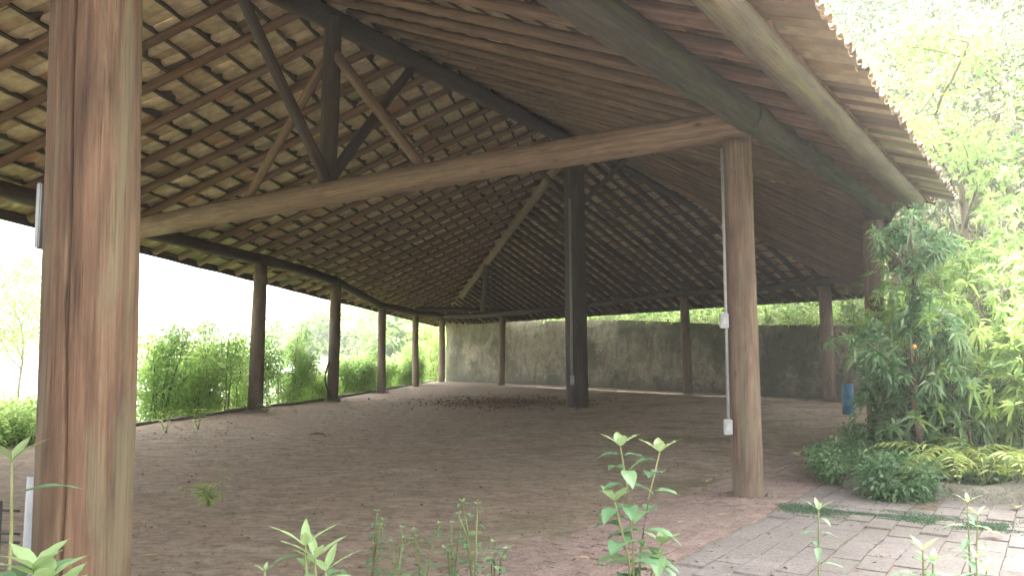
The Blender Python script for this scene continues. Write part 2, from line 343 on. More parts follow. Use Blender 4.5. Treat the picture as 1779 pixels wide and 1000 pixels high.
def terrain_z(x, y):
    """height of the hill or slope under a point outside the floor"""
    P = Vector((x, y)); best = (1e9, 0, 0)
    for i in range(len(hp) - 1):
        a = hp[i]; b = hp[i + 1]; t = max(0, min(1, (P - a).dot(b - a) / (b - a).length_squared)); q = a.lerp(b, t); d = (P - q).length
        if d < best[0]: best = (d, hz[i] * (1 - t) + hz[i + 1] * t, 1)
    for i in range(len(lp) - 1):
        a = lp[i]; b = lp[i + 1]; t = max(0, min(1, (P - a).dot(b - a) / (b - a).length_squared)); q = a.lerp(b, t); d = (P - q).length
        if d < best[0]: best = (d, 0, 2)
    return hill_z(best[1], best[0], x, y) if best[2] == 1 else -min(7.0, .32 * best[0])
# retaining wall behind the pavilion
wp, wz = resample(WALLPTS, .35, WTOP); n = len(wp); V = []; Fc = []
ROWS = 9; wtan = [(wp[min(i + 3, n - 1)] - wp[max(i - 3, 0)]).normalized() for i in range(n)]
for i in range(n):
    out = Vector((-wtan[i].y, wtan[i].x)); top = wz[i] + .03 * math.sin(i * .21) + rng.normal(0, .007)
    for k in range(ROWS + 1):
        z = -.1 + (top + .1) * k / ROWS; j = .03 * math.sin(i * .5 + k * 1.3) + rng.normal(0, .012)
        V.append((wp[i].x + out.x * (.0 + j), wp[i].y + out.y * (.0 + j), z))
    for dd in (.16, .32):
        V.append((wp[i].x + out.x * dd, wp[i].y + out.y * dd, top - rng.uniform(0, .05)))
    V.append((wp[i].x + out.x * .34, wp[i].y + out.y * .34, -.1))
m_ = ROWS + 4
for i in range(n - 1):
    for k in range(m_ - 1): a = i * m_ + k; Fc.append((a, a + 1, a + 1 + m_, a + m_))
Fc.append(tuple(range(m_))); Fc.append(tuple(reversed(range((n - 1) * m_, n * m_))))
tag(mesh_obj('retaining_wall', V, Fc, WALL, smooth=False), 'weathered retaining wall of pale render with dark damp stains behind the pavilion posts', 'wall')
# ------------------------------------------------------------------ pavilion
PAV = empty('pavilion', (1.88, 23.09, 0), 'large open timber pavilion with log posts and a clay tiled hipped roof', 'pavilion')
APEX = Vector((1.88, 23.09, 7.95))
def post(bx, by, tx, ty, r0, r1, mat, seg=20, extra=0.0, label=None, crack=None, rings=14, rough=.03, Y=None):
    g = grd(bx, by) if Y is None else None
    Yv = g.y if Y is None else Y
    t = atY(tx, ty, Yv)
    if g is None:
        b = atY(bx, by, Yv); s = (0 - b.z) / (t.z - b.z); g = b + (t - b) * s; s2 = (3.74 - b.z) / (t.z - b.z); t = b + (t - b) * s2
    d = (t - g).normalized(); p0 = g - d * .05; p1 = t + d * extra
    log('post', p0, p1, r0, r1, mat, PAV, seg, rings, rough, .012, crack, label); return t
T = {}
T['P1'] = post(138.5, 1000, 167, 0, .152, .150, WOOD_P, 240, label='thick foreground post of reddish wood with a long vertical crack', crack=((.03, -1.0, 0), .032, .17), rings=70, rough=.02, Y=2.8)
T['P2'] = post(1301, 863, 1280, 245, .155, .148, WOOD_Q, 48, label='round reddish brown post carrying the tie beam, pale cable pipe on its left side', rings=40, rough=.022)
T['P3'] = post(1003, 706, 997, 245, .32, .30, WOOD_D, 32, label='tall dark thick post standing under the roof apex', rings=20)
T['a'] = post(443, 712, 453, 460, 0.195, 0.175, WOOD_L)
T['b'] = post(577, 695, 584, 497, 0.19, 0.17, WOOD_L)
T['c'] = post(663, 681, 664, 538, 0.17, 0.155, WOOD_L)
T['d'] = post(722, 671, 722, 548, 0.16, 0.15, WOOD_L)
T['e'] = post(767, 663, 768, 553, 0.19, 0.17, WOOD_L)
T['f'] = post(871, 668, 873, 550, 0.18, 0.165, WOOD_L)
T['g'] = post(1195, 684, 1188, 515, 0.18, 0.17, WOOD_L)
T['h'] = post(1442, 697, 1432, 497, 0.21, 0.19, WOOD_L)
T['i'] = post(1525, 760, 1516, 384, .165, .165, WOOD_Q)
# left post hidden behind the foreground post, and one nearer
def wpost(x, y, z, r=.15):
    log('post', (x, y, -.05), (x, y, z), r * 1.04, r, WOOD_L, PAV, 16, 12, .03, .012); return Vector((x, y, z))
T['l0'] = wpost(-8.0, 15.0, 3.92); T['l1'] = wpost(-8.55, 10.8, 3.98); T['l2'] = wpost(-9.4, 4.6, 4.0)
T['far'] = wpost(10.35, 21.4, 3.68, .16); T['m'] = wpost(3.1, 35.3, 3.52, .14)
T['P0'] = wpost(-5.2, -2.4, 3.55)
def plate(keys, r, mat, end0=.3, end1=.3):
    for i in range(len(keys) - 1):
        a = T[keys[i]].copy(); b = T[keys[i + 1]].copy(); d = (b - a).normalized()
        up = Vector((0, 0, r + rng.uniform(-.01, .01)))
        log('wall_plate', a + up - d * (.2 if i else end0), b + up + d * (.02 if i < len(keys) - 2 else end1), r * 1.02, r * .95, mat, PAV, 16, 16, .04, .03)
plate(['l2', 'l1', 'l0', 'a', 'b', 'c', 'd', 'e'], .15, WOOD_D)
plate(['e', 'f', 'm', 'g', 'h'], .13, WOOD_D); plate(['h', 'far', 'i'], .14, WOOD_D)
_k = {q: T[q].copy() for q in ('P0', 'P1', 'P2', 'i')}
for q in _k: T[q] = T[q] + Vector((.824, -.567, 0)) * .17 + Vector((0, 0, .04))
plate(['P0', 'P1', 'P2', 'i'], .165, WOOD_G)
T.update(_k)
# tie beam from the right front post to the left side
tp0 = T['P2'] + Vector((.25, -.2, .30)); tp1 = T['l0'] + Vector((-.25, .2, .26))
tp0 = atY(1300, 214, 8.25); tp1 = atY(150, 415, 15.4)
log('tie_beam', tp0, tp1, .165, .20, WOOD_T, PAV, 28, 40, .035, .05, label='long pale brown log tie beam crossing the pavilion')
# plane helpers
class Facet:
    def __init__(s, a, b, poly, name):
        a = Vector(a); b = Vector(b); s.a = a; s.u = (b - a).normalized()
        nrm = (b - a).cross(APEX - a).normalized()
        if nrm.z < 0: nrm = -nrm
        s.n = nrm; s.v = nrm.cross(s.u)
        if s.v.z < 0: s.v = -s.v
        s.poly = poly; s.name = name
    def z(s, x, y): return s.a.z - (s.n.x * (x - s.a.x) + s.n.y * (y - s.a.y)) / s.n.z
    def uv(s, p): d = Vector(p) - s.a; return d.dot(s.u), d.dot(s.v)
    def P(s, u, v, w=0): return s.a + s.u * u + s.v * v + s.n * w
def line_clip(poly, coord, c):
    """poly: list of (u,v); intersection interval of line {coord==c} in the other coordinate (convex poly)"""
    hits = []
    for i in range(len(poly)):
        p = poly[i]; q = poly[(i + 1) % len(poly)]
        if (p[coord] - c) * (q[coord] - c) < 0:
            t = (c - p[coord]) / (q[coord] - p[coord]); hits.append(p[1 - coord] + (q[1 - coord] - p[1 - coord]) * t)
    return (min(hits), max(hits)) if len(hits) >= 2 else None
def inside(poly, u, v):
    s = 0
    for i in range(len(poly)):
        p = poly[i]; q = poly[(i + 1) % len(poly)]; c = (q[0] - p[0]) * (v - p[1]) - (q[1] - p[1]) * (u - p[0])
        if c * (s if s else c) < 0: return False
        s = c if s == 0 else s
    return True
RAFT = .17   # plate axis to rafter axis
LPa = Vector((-8.30, 12.9, 4.38)); LPb = Vector((-4.65, 38.3, 3.80))
FPa = Vector((T['P2'].x, T['P2'].y, 4.20)); FPb = Vector((T['i'].x, T['i'].y, 4.20))
BPa = Vector((10.05, 25.4, 3.98)); BPb = Vector((-3.9, 44.1, 3.80))
def mk(a, b): return Facet(a, b, None, '')
fL, fF, fB, fE = mk(LPa, LPb), mk(FPa, FPb), mk(BPb, BPa), mk(FPb, BPa)
dLF = fL.n.cross(fF.n); dLF = dLF if dLF.y < 0 else -dLF
dLB = fL.n.cross(fB.n); dLB = dLB if dLB.y > 0 else -dLB
dBE = fB.n.cross(fE.n); dBE = dBE if dBE.x > 0 else -dBE
dFE = fF.n.cross(fE.n); dFE = dFE if dFE.y < 0 else -dFE
def along(d, t): return APEX + d * t
def out2(f):
    u2 = Vector((f.u.x, f.u.y)).normalized(); n2 = Vector((-u2.y, u2.x)); return n2 if n2.dot(Vector((f.v.x, f.v.y))) > 0 else -n2
def plane_line(f, off, d):       # parameter t where the hip meets the eave line lying 'off' outside the plate
    n2 = out2(f); s0 = Vector((APEX.x - f.a.x, APEX.y - f.a.y)).dot(n2); ds = Vector((d.x, d.y)).dot(n2)
    return (-off - s0) / ds
hLF = along(dLF, (-4.5 - APEX.y) / dLF.y)          # ridge cut behind the camera
hLB = along(dLB, plane_line(fL, 1.0, dLB)); hBE = along(dBE, plane_line(fB, 1.3, dBE))
hFE = along(dFE, plane_line(fF, .4, dFE))
def eave_pt(f, off, y):
    n2 = out2(f); u2 = Vector((f.u.x, f.u.y)).normalized()
    b = Vector((f.a.x, f.a.y)) - n2 * off; p = b + u2 * ((y - b.y) / u2.y); return Vector((p.x, p.y, f.z(p.x, p.y)))
eLn = eave_pt(fL, 1.0, -4.5); eFn = eave_pt(fF, 1.47, -4.5); eFx = eave_pt(fF, 1.47, 11.2)
fL.poly3 = [APEX, hLB, eLn, hLF]; fF.poly3 = [APEX, hLF, eFn, eFx, hFE]; fB.poly3 = [APEX, hBE, hLB]; fE.poly3 = [APEX, hFE, hBE]
print('ridge proj', proj(APEX), proj(along(dLF, (12.4 - APEX.y) / dLF.y)), along(dLF, (12.4 - APEX.y) / dLF.y), 'eave', proj(eFx), proj(hFE), proj(hBE), proj(hLB))
def beam_on(d, t0, t1, r, mat, name, drop=.05, label=None, r1=None):
    return log(name, along(d, t0) - Vector((0, 0, drop)), along(d, t1) - Vector((0, 0, drop)), r, r1 or r, mat, PAV, 20, 20, .03, .03, label=label)
beam_on(dLF, -.2, (hLF - APEX).length, .19, WOOD_D, 'ridge_beam', .28, 'thick dark ridge beam running from the apex over the camera', .17)
beam_on(dLB, .0, (hLB - APEX).length - .8, .15, WOOD_T, 'hip_beam', .22, 'pale brown hip beam down to the far corner')
beam_on(dBE, .0, (hBE - APEX).length - .3, .11, WOOD_D, 'hip_beam', .2); beam_on(dFE, .0, (hFE - APEX).length - .1, .11, WOOD_D, 'hip_beam', .2)
# eave purlin outside the plate on the right front
def off_pt(f, off, y, w): p = eave_pt(f, off, y); return p + f.n * w
log('eave_purlin', off_pt(fF, 1.26, -3.5, -.17), off_pt(fF, 1.26, 10.6, -.17), .10, .12, WOOD_E, PAV, 20, 24, .04, .03, label='long weathered log carrying the right eave')
# rafters
rafters = []
def rafters_for(f, spacing, r, mat, phase=0.0):
    poly = [f.uv(p) for p in f.poly3]; us = [p[0] for p in poly]; u = min(us) + phase
    while u < max(us):
        c = line_clip(poly, 0, u)
        if c and c[1] - c[0] > .5:
            j = rng.uniform(-.05, .05); p0 = f.P(u + j, c[0] + (.26 if f is fF else .10) + rng.uniform(0, .06)); p1 = f.P(u + j * .3, c[1] - .06)
            rr = r * rng.uniform(.88, 1.14); L = (p1 - p0).length
            log('rafter', p0, p1, rr * 1.08, rr * .9, mat, PAV, 9, max(3, int(L / .9)), .06, .012)
        u += spacing
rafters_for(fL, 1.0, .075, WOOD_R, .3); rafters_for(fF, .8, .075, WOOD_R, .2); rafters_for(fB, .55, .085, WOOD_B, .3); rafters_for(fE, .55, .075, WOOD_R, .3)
def fascia(p, q, r=.02, h=.13, drop=.0):
    p = Vector(p); q = Vector(q); d = (q - p).normalized(); nn = Vector((d.y, -d.x, 0)); V = []; k = max(2, int((q - p).length / 1.2))
    for i in range(k + 1):
        c = p.lerp(q, i / k) + Vector((0, 0, rng.normal(0, .008) + drop))
        for (a, b) in ((-r, -h / 2), (r, -h / 2), (r, h / 2), (-r, h / 2)): V.append(c + nn * a + Vector((0, 0, b)))
    Fc = [(i * 4 + j, i * 4 + (j + 1) % 4, i * 4 + 4 + (j + 1) % 4, i * 4 + 4 + j) for i in range(k) for j in range(4)] + [(3, 2, 1, 0), tuple(range(4 * k, 4 * k + 4))]
    mesh_obj('eave_board', V, Fc, WOOD_D, PAV)
fascia(eLn, hLB, drop=.055, h=.18); fascia(hLB, hBE, drop=.055, h=.18); fascia(hBE, hFE, drop=.055, h=.18)
# battens
def battens_for(f, step, mat, ragged=.05, start=.06, w=.024):
    poly = [f.uv(p) for p in f.poly3]; v0 = min(p[1] for p in poly); v1 = max(p[1] for p in poly); v = v0 + start
    while v < v1:
        c = line_clip(poly, 1, v)
        if c and c[1] - c[0] > .3:
            L = c[1] - c[0]; nseg = max(2, int(L / .11)); V = []; Fc = []; dv = 0
            for i in range(nseg + 1):
                u = c[0] + L * i / nseg; dv = dv * .9 + rng.normal(0, .003); dw = rng.normal(0, .002); rg = ragged * max(0, rng.normal(.1, .9)) * (1 if math.sin(u * 2.1 + v * 5) > -.3 else .2)
                for (sv, sw) in ((-w, -.013), (w, -.013), (w + rg, .015), (-w, .016)):
                    V.append(f.P(u, v + dv + sv, .085 + dw + sw))
            for i in range(nseg):
                for k in range(4): a = i * 4 + k; b = i * 4 + (k + 1) % 4; Fc.append((a, b, b + 4, a + 4))
            Fc += [(3, 2, 1, 0), tuple(range(nseg * 4, nseg * 4 + 4))]
            mesh_obj('batten', V, Fc, mat, PAV)
        v += step
STEP = .44
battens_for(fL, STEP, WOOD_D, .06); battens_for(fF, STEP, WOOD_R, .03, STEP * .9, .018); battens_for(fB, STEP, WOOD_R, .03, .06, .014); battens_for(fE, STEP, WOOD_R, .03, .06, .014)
# tiles: every pan and cover tile is a bent shell of real thickness, laid in overlapping courses
HOLES = []
def tile_shell(f, u, v, L, wl, wu, arch, base_w0, base_w1, thick, nseg=4):
    """lower end at v, upper end at v+L; arch>0 cover (convex up), <0 pan"""
    V = []
    for side in (0, 1):
        for e, (vv, wid, w0) in enumerate(((v, wl, base_w0), (v + L, wu, base_w1))):
            for k in range(nseg + 1):
                t = k / nseg * 2 - 1; ww = w0 + abs(arch) * ((1 - t * t) if arch > 0 else (t * t)) + (thick if side else 0)
                V.append(f.P(u + t * wid / 2, vv, ww))
    m = nseg + 1; Fc = []
    for k in range(nseg):
        Fc.append((k, m + k, m + k + 1, k + 1)); Fc.append((2 * m + k, 2 * m + k + 1, 3 * m + k + 1, 3 * m + k))
        Fc.append((k, k + 1, 2 * m + k + 1, 2 * m + k)); Fc.append((m + k, 3 * m + k, 3 * m + k + 1, m + k + 1))
    return V, Fc
def ray_plane(f, px, py):
    r = ray(px, py); a = f.a + f.n * .12; t = (a - CAM).dot(f.n) / r.dot(f.n); return f.uv(CAM + r * t)
HOLE_UV = [(*ray_plane(fF, h[0], h[1]), h[2]) for h in HOLES]
def tiles_for(f, label, pitch=.20):
    poly = [f.uv(p) for p in f.poly3]; v0 = min(p[1] for p in poly); v1 = max(p[1] for p in poly); us = [p[0] for p in poly]
    V = []; Fc = []; tone = []; moss = []
    v = v0 - .04; row = 0
    while v < v1:
        c = line_clip(poly, 1, max(v + .2, v0 + .01))
        if c:
            u = math.ceil((c[0] - .22) / pitch) * pitch; c = (c[0], c[1] + .22)
            while u < c[1]:
                for kind in (0, 1):
                    uu = u + (pitch / 2 if kind else 0)
                    if kind and uu > c[1] + .05: continue
                    j = rng.normal(0, .006); jv = rng.normal(0, .014); lift = abs(rng.normal(0, .004))
                    ctr = f.P(uu, v + STEP / 2, .12); pp = proj(ctr)
                    if f is fF and any(abs(uu - h[0]) < .17 and abs(v + STEP / 2 - h[1]) < (.34 if h[2] > 20 else .22) for h in HOLE_UV): continue
                    base = .100 if kind == 0 else .128
                    a, b_ = tile_shell(f, uu + j, v + jv, STEP + .075, .185 if kind == 0 else .15, .17 if kind == 0 else .125, (-.012 if f is fL else -.024) if kind == 0 else .042, base + .028 + lift, base + lift * .5, .012)
                    n0 = len(V); V += a; Fc += [tuple(i + n0 for i in q) for q in b_]
                    tn = min(1, max(0, rng.normal({id(fL): .55, id(fF): .22, id(fB): .4, id(fE): .4}[id(f)], .22))) if rng.random() > .05 else 1.0  # mean tone per slope; the right front's shade is put into its tile colour
                    tone += [tn] * len(a)
                    near_eave = v < v0 + 1.3; mm = rng.uniform(.3, 1) if (near_eave and rng.random() < (.35 if f is fL else .12)) or rng.random() < .012 else 0
                    moss += [mm] * len(a)
                u += pitch
        v += STEP; row += 1
    o = mesh_obj('roof_tiles', V, Fc, TILE, PAV, attrs={'tone': tone, 'moss': moss}); return o
for f, lb in ((fL, ''), (fF, ''), (fB, ''), (fE, '')): tiles_for(f, lb)
# ridge cap tiles over ridge and hips
def caps(d, t1, parent=PAV):
    V = []; Fc = []; tone = []; t = 0; side = d.cross(Vector((0, 0, 1))).normalized(); nseg = 6
    while t < t1:
        for lay in (0, 1):
            for e, (tt, rr, dz) in enumerate(((t, .17, .0), (t + .46, .19, .03))):
                for k in range(nseg + 1):
                    a = math.pi * k / nseg; r2 = rr + (.014 if lay else 0); V.append(along(d, tt) + side * (r2 * math.cos(a)) + Vector((0, 0, .05 + dz + r2 * .75 * math.sin(a))))
        n0 = len(V) - 4 * (nseg + 1); m = nseg + 1
        for k in range(nseg): Fc += [(n0 + k, n0 + k + 1, n0 + m + k + 1, n0 + m + k), (n0 + 2 * m + k, n0 + 3 * m + k, n0 + 3 * m + k + 1, n0 + 2 * m + k + 1), (n0 + k, n0 + 2 * m + k, n0 + 2 * m + k + 1, n0 + k + 1), (n0 + m + k, n0 + m + k + 1, n0 + 3 * m + k + 1, n0 + 3 * m + k)]
        tone += [min(1, max(0, rng.normal(.4, .2)))] * (4 * m); t += .40
    mesh_obj('ridge_tiles', V, Fc, TILE, PAV, attrs={'tone': tone, 'moss': [0] * len(V)})
caps(dLF, (hLF - APEX).length); caps(dLB, (hLB - APEX).length); caps(dBE, (hBE - APEX).length); caps(dFE, (hFE - APEX).length)
# king post truss on the tie beam
def tie_pt(px):
    for k in range(2000):
        q = tp0.lerp(tp1, k / 2000)
        if proj(q)[0] <= px: return q
def ridge_pt(px):
    for k in range(3000):
        q = along(dLF, k * .01) - Vector((0, 0, .28))
        if proj(q)[0] <= px: return q
kb = tie_pt(568); kt = along(dLF, (kb.y - APEX.y) / dLF.y) - Vector((0, 0, .3)); kt.x = (kt.x + kb.x) / 2 + .1
log('king_post', kb + Vector((0, 0, .05)), kt, .135, .135, WOOD_D, PAV, 16, 8, .03)
def strut(p, q, r, mat=WOOD_D): log('brace', p, q, r, r * .9, mat, PAV, 12, 8, .05, .015)
kup = kb.lerp(kt, .82); klo = kb.lerp(kt, .06)
strut(kup, tie_pt(740) + Vector((0, 0, .1)), .08, WOOD_T); strut(kup, tie_pt(425) + Vector((0, 0, .1)), .075, WOOD_T)
strut(klo + Vector((0, -.1, .1)), ridge_pt(398), .085, WOOD_D); strut(klo + Vector((0, .1, .1)), ridge_pt(722), .09, WOOD_D)
# apex braces and the short king post of the far hip
h1 = along(dLB, (hLB - APEX).length * .70) - Vector((0, 0, .3)); hb = Vector((h1.x, h1.y, 3.6))
# small truss under far hip: a short post from the wall-plate level with two props
cr0 = T['e'].lerp(T['f'], .0); 
tA = T['d'] + Vector((0, 0, .3)); tB = T['f'] + Vector((0, 0, .3))
log('corner_tie', tA, tB, .11, .1, WOOD_D, PAV, 14, 10, .04, .03)
kf = min((tA.lerp(tB, k / 50) for k in range(51)), key=lambda q: abs(proj(q)[0] - 838)); kf2 = min((along(dLB, k * .1) for k in range(1, 240)), key=lambda q: abs(proj(q)[0] - 846)) - Vector((0, 0, .3))
log('short_post', kf, kf2, .13, .12, WOOD_D, PAV, 12, 5, .05); strut(kf + Vector((.35, 0, 0)), kf2 + Vector((.25, 0, .1)), .05)
for dd, dl in ((Vector((-.75, .3, 0)), 1.6), (Vector((.9, -.2, 0)), 1.5), (Vector((-.2, -.9, 0)), 1.6)):
    b = Vector((1.86, 23.09, 5.7)); strut(b, b + dd * 1.7 + Vector((0, 0, dl)), .08)
# cable pipes and boxes (attached to their posts)
def pipe_on(px0, py0, px1, py1, Y, r, mat, boxes=(), label=None):
    a = atY(px0, py0, Y); b = atY(px1, py1, Y); V, Fc = tube_vf([a, a.lerp(b, .5), b], [r] * 3, 10)
    o = mesh_obj('conduit', V, Fc, mat, PAV, smooth=True)
    if label: o['label'] = label
    for (bx, by, w, hh) in boxes:
        c = atY(bx, by, Y - .02); s = Y / F_PX; vs, fs = box_arr(w * s, .05, hh * s, .006)
        q = mesh_obj('junction_box', vs, fs, PVCW, o, Matrix.Translation(c))
        vs, fs = box_arr(w * s * .55, .012, hh * s * .45, .003); mesh_obj('cover_plate', vs, fs, PVC, PAV if False else o, Matrix.Translation(c - Vector((0, .028, 0))))
    return o
pipe_on(1254, 258, 1266, 745, 8.30, .016, PVCW, [(1258, 557, 15, 26), (1264.5, 741, 15, 26)], 'pale plastic cable pipe with two boxes')
pipe_on(990, 345, 994, 668, 22.55, .04, PVCW, [(994, 660, 7, 16)])
c = atY(79, 378, 2.86); vs, fs = box_arr(.018, .10, .235, .004); mesh_obj('meter_box', vs, fs, PVC, PAV, Matrix.Translation(c))
# ------------------------------------------------------------------ paving
SLAB_Z = .012; UF = Vector((.567, .824)); NF = Vector((.824, -.567))      # along and outward of the right front side
def pav_sheet(name, n0, n1, u0, u1, du, dn, mat, z, keep, jit=.006, gap=.005):
    V = []; Fc = []; tone = []; n = n0; r = 0
    while n < n1:
        u = u0 + (du / 2 if r % 2 else 0)
        while u < u1:
            cn, cu = n + dn / 2, u + du / 2; P = UF * cu + NF * cn
            if keep(P.x, P.y, cn, cu):
                hx, hy = du / 2 - gap / 2, dn / 2 - gap / 2; zz = z + floor_z(P.x, P.y) + rng.normal(0, .0015); tl = rng.normal(0, .003, 2); k = len(V); an = rng.normal(0, .012)
                for (sx, sy, dz, sh) in ((-1, -1, -.03, 1), (1, -1, -.03, 1), (1, 1, -.03, 1), (-1, 1, -.03, 1), (-1, -1, 0, .97), (1, -1, 0, .97), (1, 1, 0, .97), (-1, 1, 0, .97)):
                    a, b = sx * hx * sh + rng.normal(0, jit * .4), sy * hy * sh + rng.normal(0, jit * .4)
                    Q = UF * (cu + a - b * an) + NF * (cn + b + a * an); V.append((Q.x, Q.y, zz + dz + (a * tl[0] + b * tl[1] if dz == 0 else 0)))
                Fc += [(k, k + 1, k + 5, k + 4), (k + 1, k + 2, k + 6, k + 5), (k + 2, k + 3, k + 7, k + 6), (k + 3, k, k + 4, k + 7), (k + 4, k + 5, k + 6, k + 7)]
                tone += [min(1, max(0, rng.normal(.5, .25)))] * 8
            u += du
        n += dn; r += 1
    tag(mesh_obj(name, V, Fc, mat, attrs={'tone': tone}), kind='structure')
pav_sheet('pavement', -2.30, 3.4, -6, 12.5, .42, .21, SLAB, .012, lambda x, y, n, u: rng.random() > .03 and not (n > .3 and u > 8.5))
pav_sheet('path', -3.70, -2.33, -6, 13.5, .24, .115, BRICK, .010, lambda x, y, n, u: (n + 3.75) / 1.0 > .35 + .4 * math.sin(x * 2.3 + 1) * math.sin(y * 1.9) + rng.normal(0, .12))
# low dark edging along the left side of the floor
le, _ = resample(LEFT_EDGE, 1.0); mb = MB()
for i in range(len(le) - 1):
    a, b = le[i], le[i + 1]; t = (b - a).normalized(); nn = Vector((t.y, -t.x)); hgt = .05 + rng.uniform(-.015, .02)
    q = [a, b, b - nn * .14, a - nn * .14]; mb.add([(p.x, p.y, -.25) for p in q] + [(p.x, p.y, hgt + rng.normal(0, .006)) for p in q], [(0, 1, 5, 4), (1, 2, 6, 5), (2, 3, 7, 6), (3, 0, 4, 7), (4, 5, 6, 7)])
o = mb.build('kerb', KERB, smooth=False); o['kind'] = 'structure'
# ------------------------------------------------------------------ foliage
def leaf_cloud(name, P, D, L, W, mat, parent=None, tone=None, droop=.25, M=None, fold=.12):
    """P base points, D directions (n,3), L lengths, W widths"""
    n = len(P); D = D / np.linalg.norm(D, axis=1, keepdims=True)
    up = rng.normal(0, .55, (n, 3)); up[:, 2] += 1.0
    S = np.cross(D, up); S /= np.linalg.norm(S, axis=1, keepdims=True) + 1e-9; U = np.cross(S, D)
    L = np.broadcast_to(L, (n,))[:, None]; W = np.broadcast_to(W, (n,))[:, None]; dz = np.array([[0, 0, 1.0]])
    v0 = P; v1 = P + D * L * .42 + S * W * .5 + U * fold * W; v2 = P + D * L * .42 - S * W * .5 + U * fold * W
    v3 = P + D * L * .45 - dz * droop * L * .18; v4 = P + D * L * .98 - dz * droop * L * .75
    V = np.stack([v0, v1, v2, v3, v4], 1).reshape(-1, 3)
    b = (np.arange(n) * 5)[:, None]; T_ = np.array([[0, 1, 3], [0, 3, 2], [1, 4, 3], [3, 4, 2]])
    Fc = (b[:, :, None] + T_[None]).reshape(-1, 3)
    tone = rng.random(n) if tone is None else tone
    return mesh_obj(name, V, Fc, mat, parent, M, attrs={'tone': np.repeat(tone, 5)})
def rand_dir(n, zbias=0.0):
    d = rng.normal(0, 1, (n, 3)); d /= np.linalg.norm(d, axis=1, keepdims=True); d[:, 2] += zbias; return d
def branch_tree(base, height, spread, levels=3, nb=4, r=.12, lean=(0, 0), start=.35, wig=.12, upw=.6):
    """returns MB of trunk and limbs and the tip points"""
    mb = MB(); tips = []
    def grow(p, d, L, rad, lev):
        pts = [p.copy()]; rs = [rad]; q = p.copy(); dd = d.copy(); k = 5 if lev == 0 else 4
        for i in range(k):
            dd = (dd + Vector((rng.normal(0, wig), rng.normal(0, wig), rng.normal(0, wig * .5) + .03))).normalized(); q = q + dd * (L / k); pts.append(q.copy()); rs.append(rad * (1 - .55 * (i + 1) / k))
        mb.tube(pts, rs, 8 if lev == 0 else 5)
        if lev >= levels - 1: tips.append((pts[-1], dd)); tips.append((pts[-2], dd)); return
        for b in range(nb + (1 if lev == 0 else 0)):
            s = start + (1 - start) * (b + rng.uniform(.2, .9)) / (nb + 1) if lev == 0 else rng.uniform(.4, 1)
            i = min(k - 1, int(s * k)); pp = pts[i].lerp(pts[i + 1], s * k - i); a = rng.uniform(0, 6.28)
            od = Vector((math.cos(a), math.sin(a), rng.uniform(.1, upw))).normalized(); nd = (dd * .45 + od).normalized()
            grow(pp, nd, spread * (.6 if lev == 0 else .42) * rng.uniform(.7, 1.2), rad * (.45 if lev == 0 else .5), lev + 1)
        tips.append((pts[-1], dd))
    grow(Vector(base), Vector((lean[0], lean[1], 1)).normalized(), height * .85, r, 0)
    return mb, tips
def crown_points(tips, per, rad, flat=.7, keepout=None):
    C = np.array([list(t[0]) for t in tips]); k = rng.integers(0, len(C), per * len(C))
    off = rng.normal(0, 1, (len(k), 3)); off /= np.linalg.norm(off, axis=1, keepdims=True); off *= rad * rng.random((len(k), 1)) ** .45; off[:, 2] *= flat
    P = C[k] + off; return P, off, k
def make_tree(name, base, h, spread, label, cat, group, bark, leafm, per=120, rad=.9, L=.2, W=.09, r=.12, lean=(0, 0), nb=4, levels=3, start=.35, droop=.3, tonec=.5, upw=.6):
    base = Vector(base); t = empty(name, base, label, cat, group)
    mb, tips = branch_tree((0, 0, -.15), h, spread, levels, nb, r, lean, start, upw=upw)
    mb.build('trunk', bark, t, True, Matrix.Translation(base))
    P, off, k = crown_points(tips, per, rad); tc = np.clip(rng.normal(tonec, .16, len(tips)), 0, 1)
    D = off * .8 + rand_dir(len(P)) * rad * .5 + np.array([[0, 0, .1]])
    tn = np.clip(tc[k] + rng.normal(0, .12, len(P)), 0, 1)
    leaf_cloud('crown', P, D, L * rng.uniform(.7, 1.25, len(P)), W * rng.uniform(.7, 1.2, len(P)), leafm, t, tn, droop, Matrix.Translation(base))
    return t
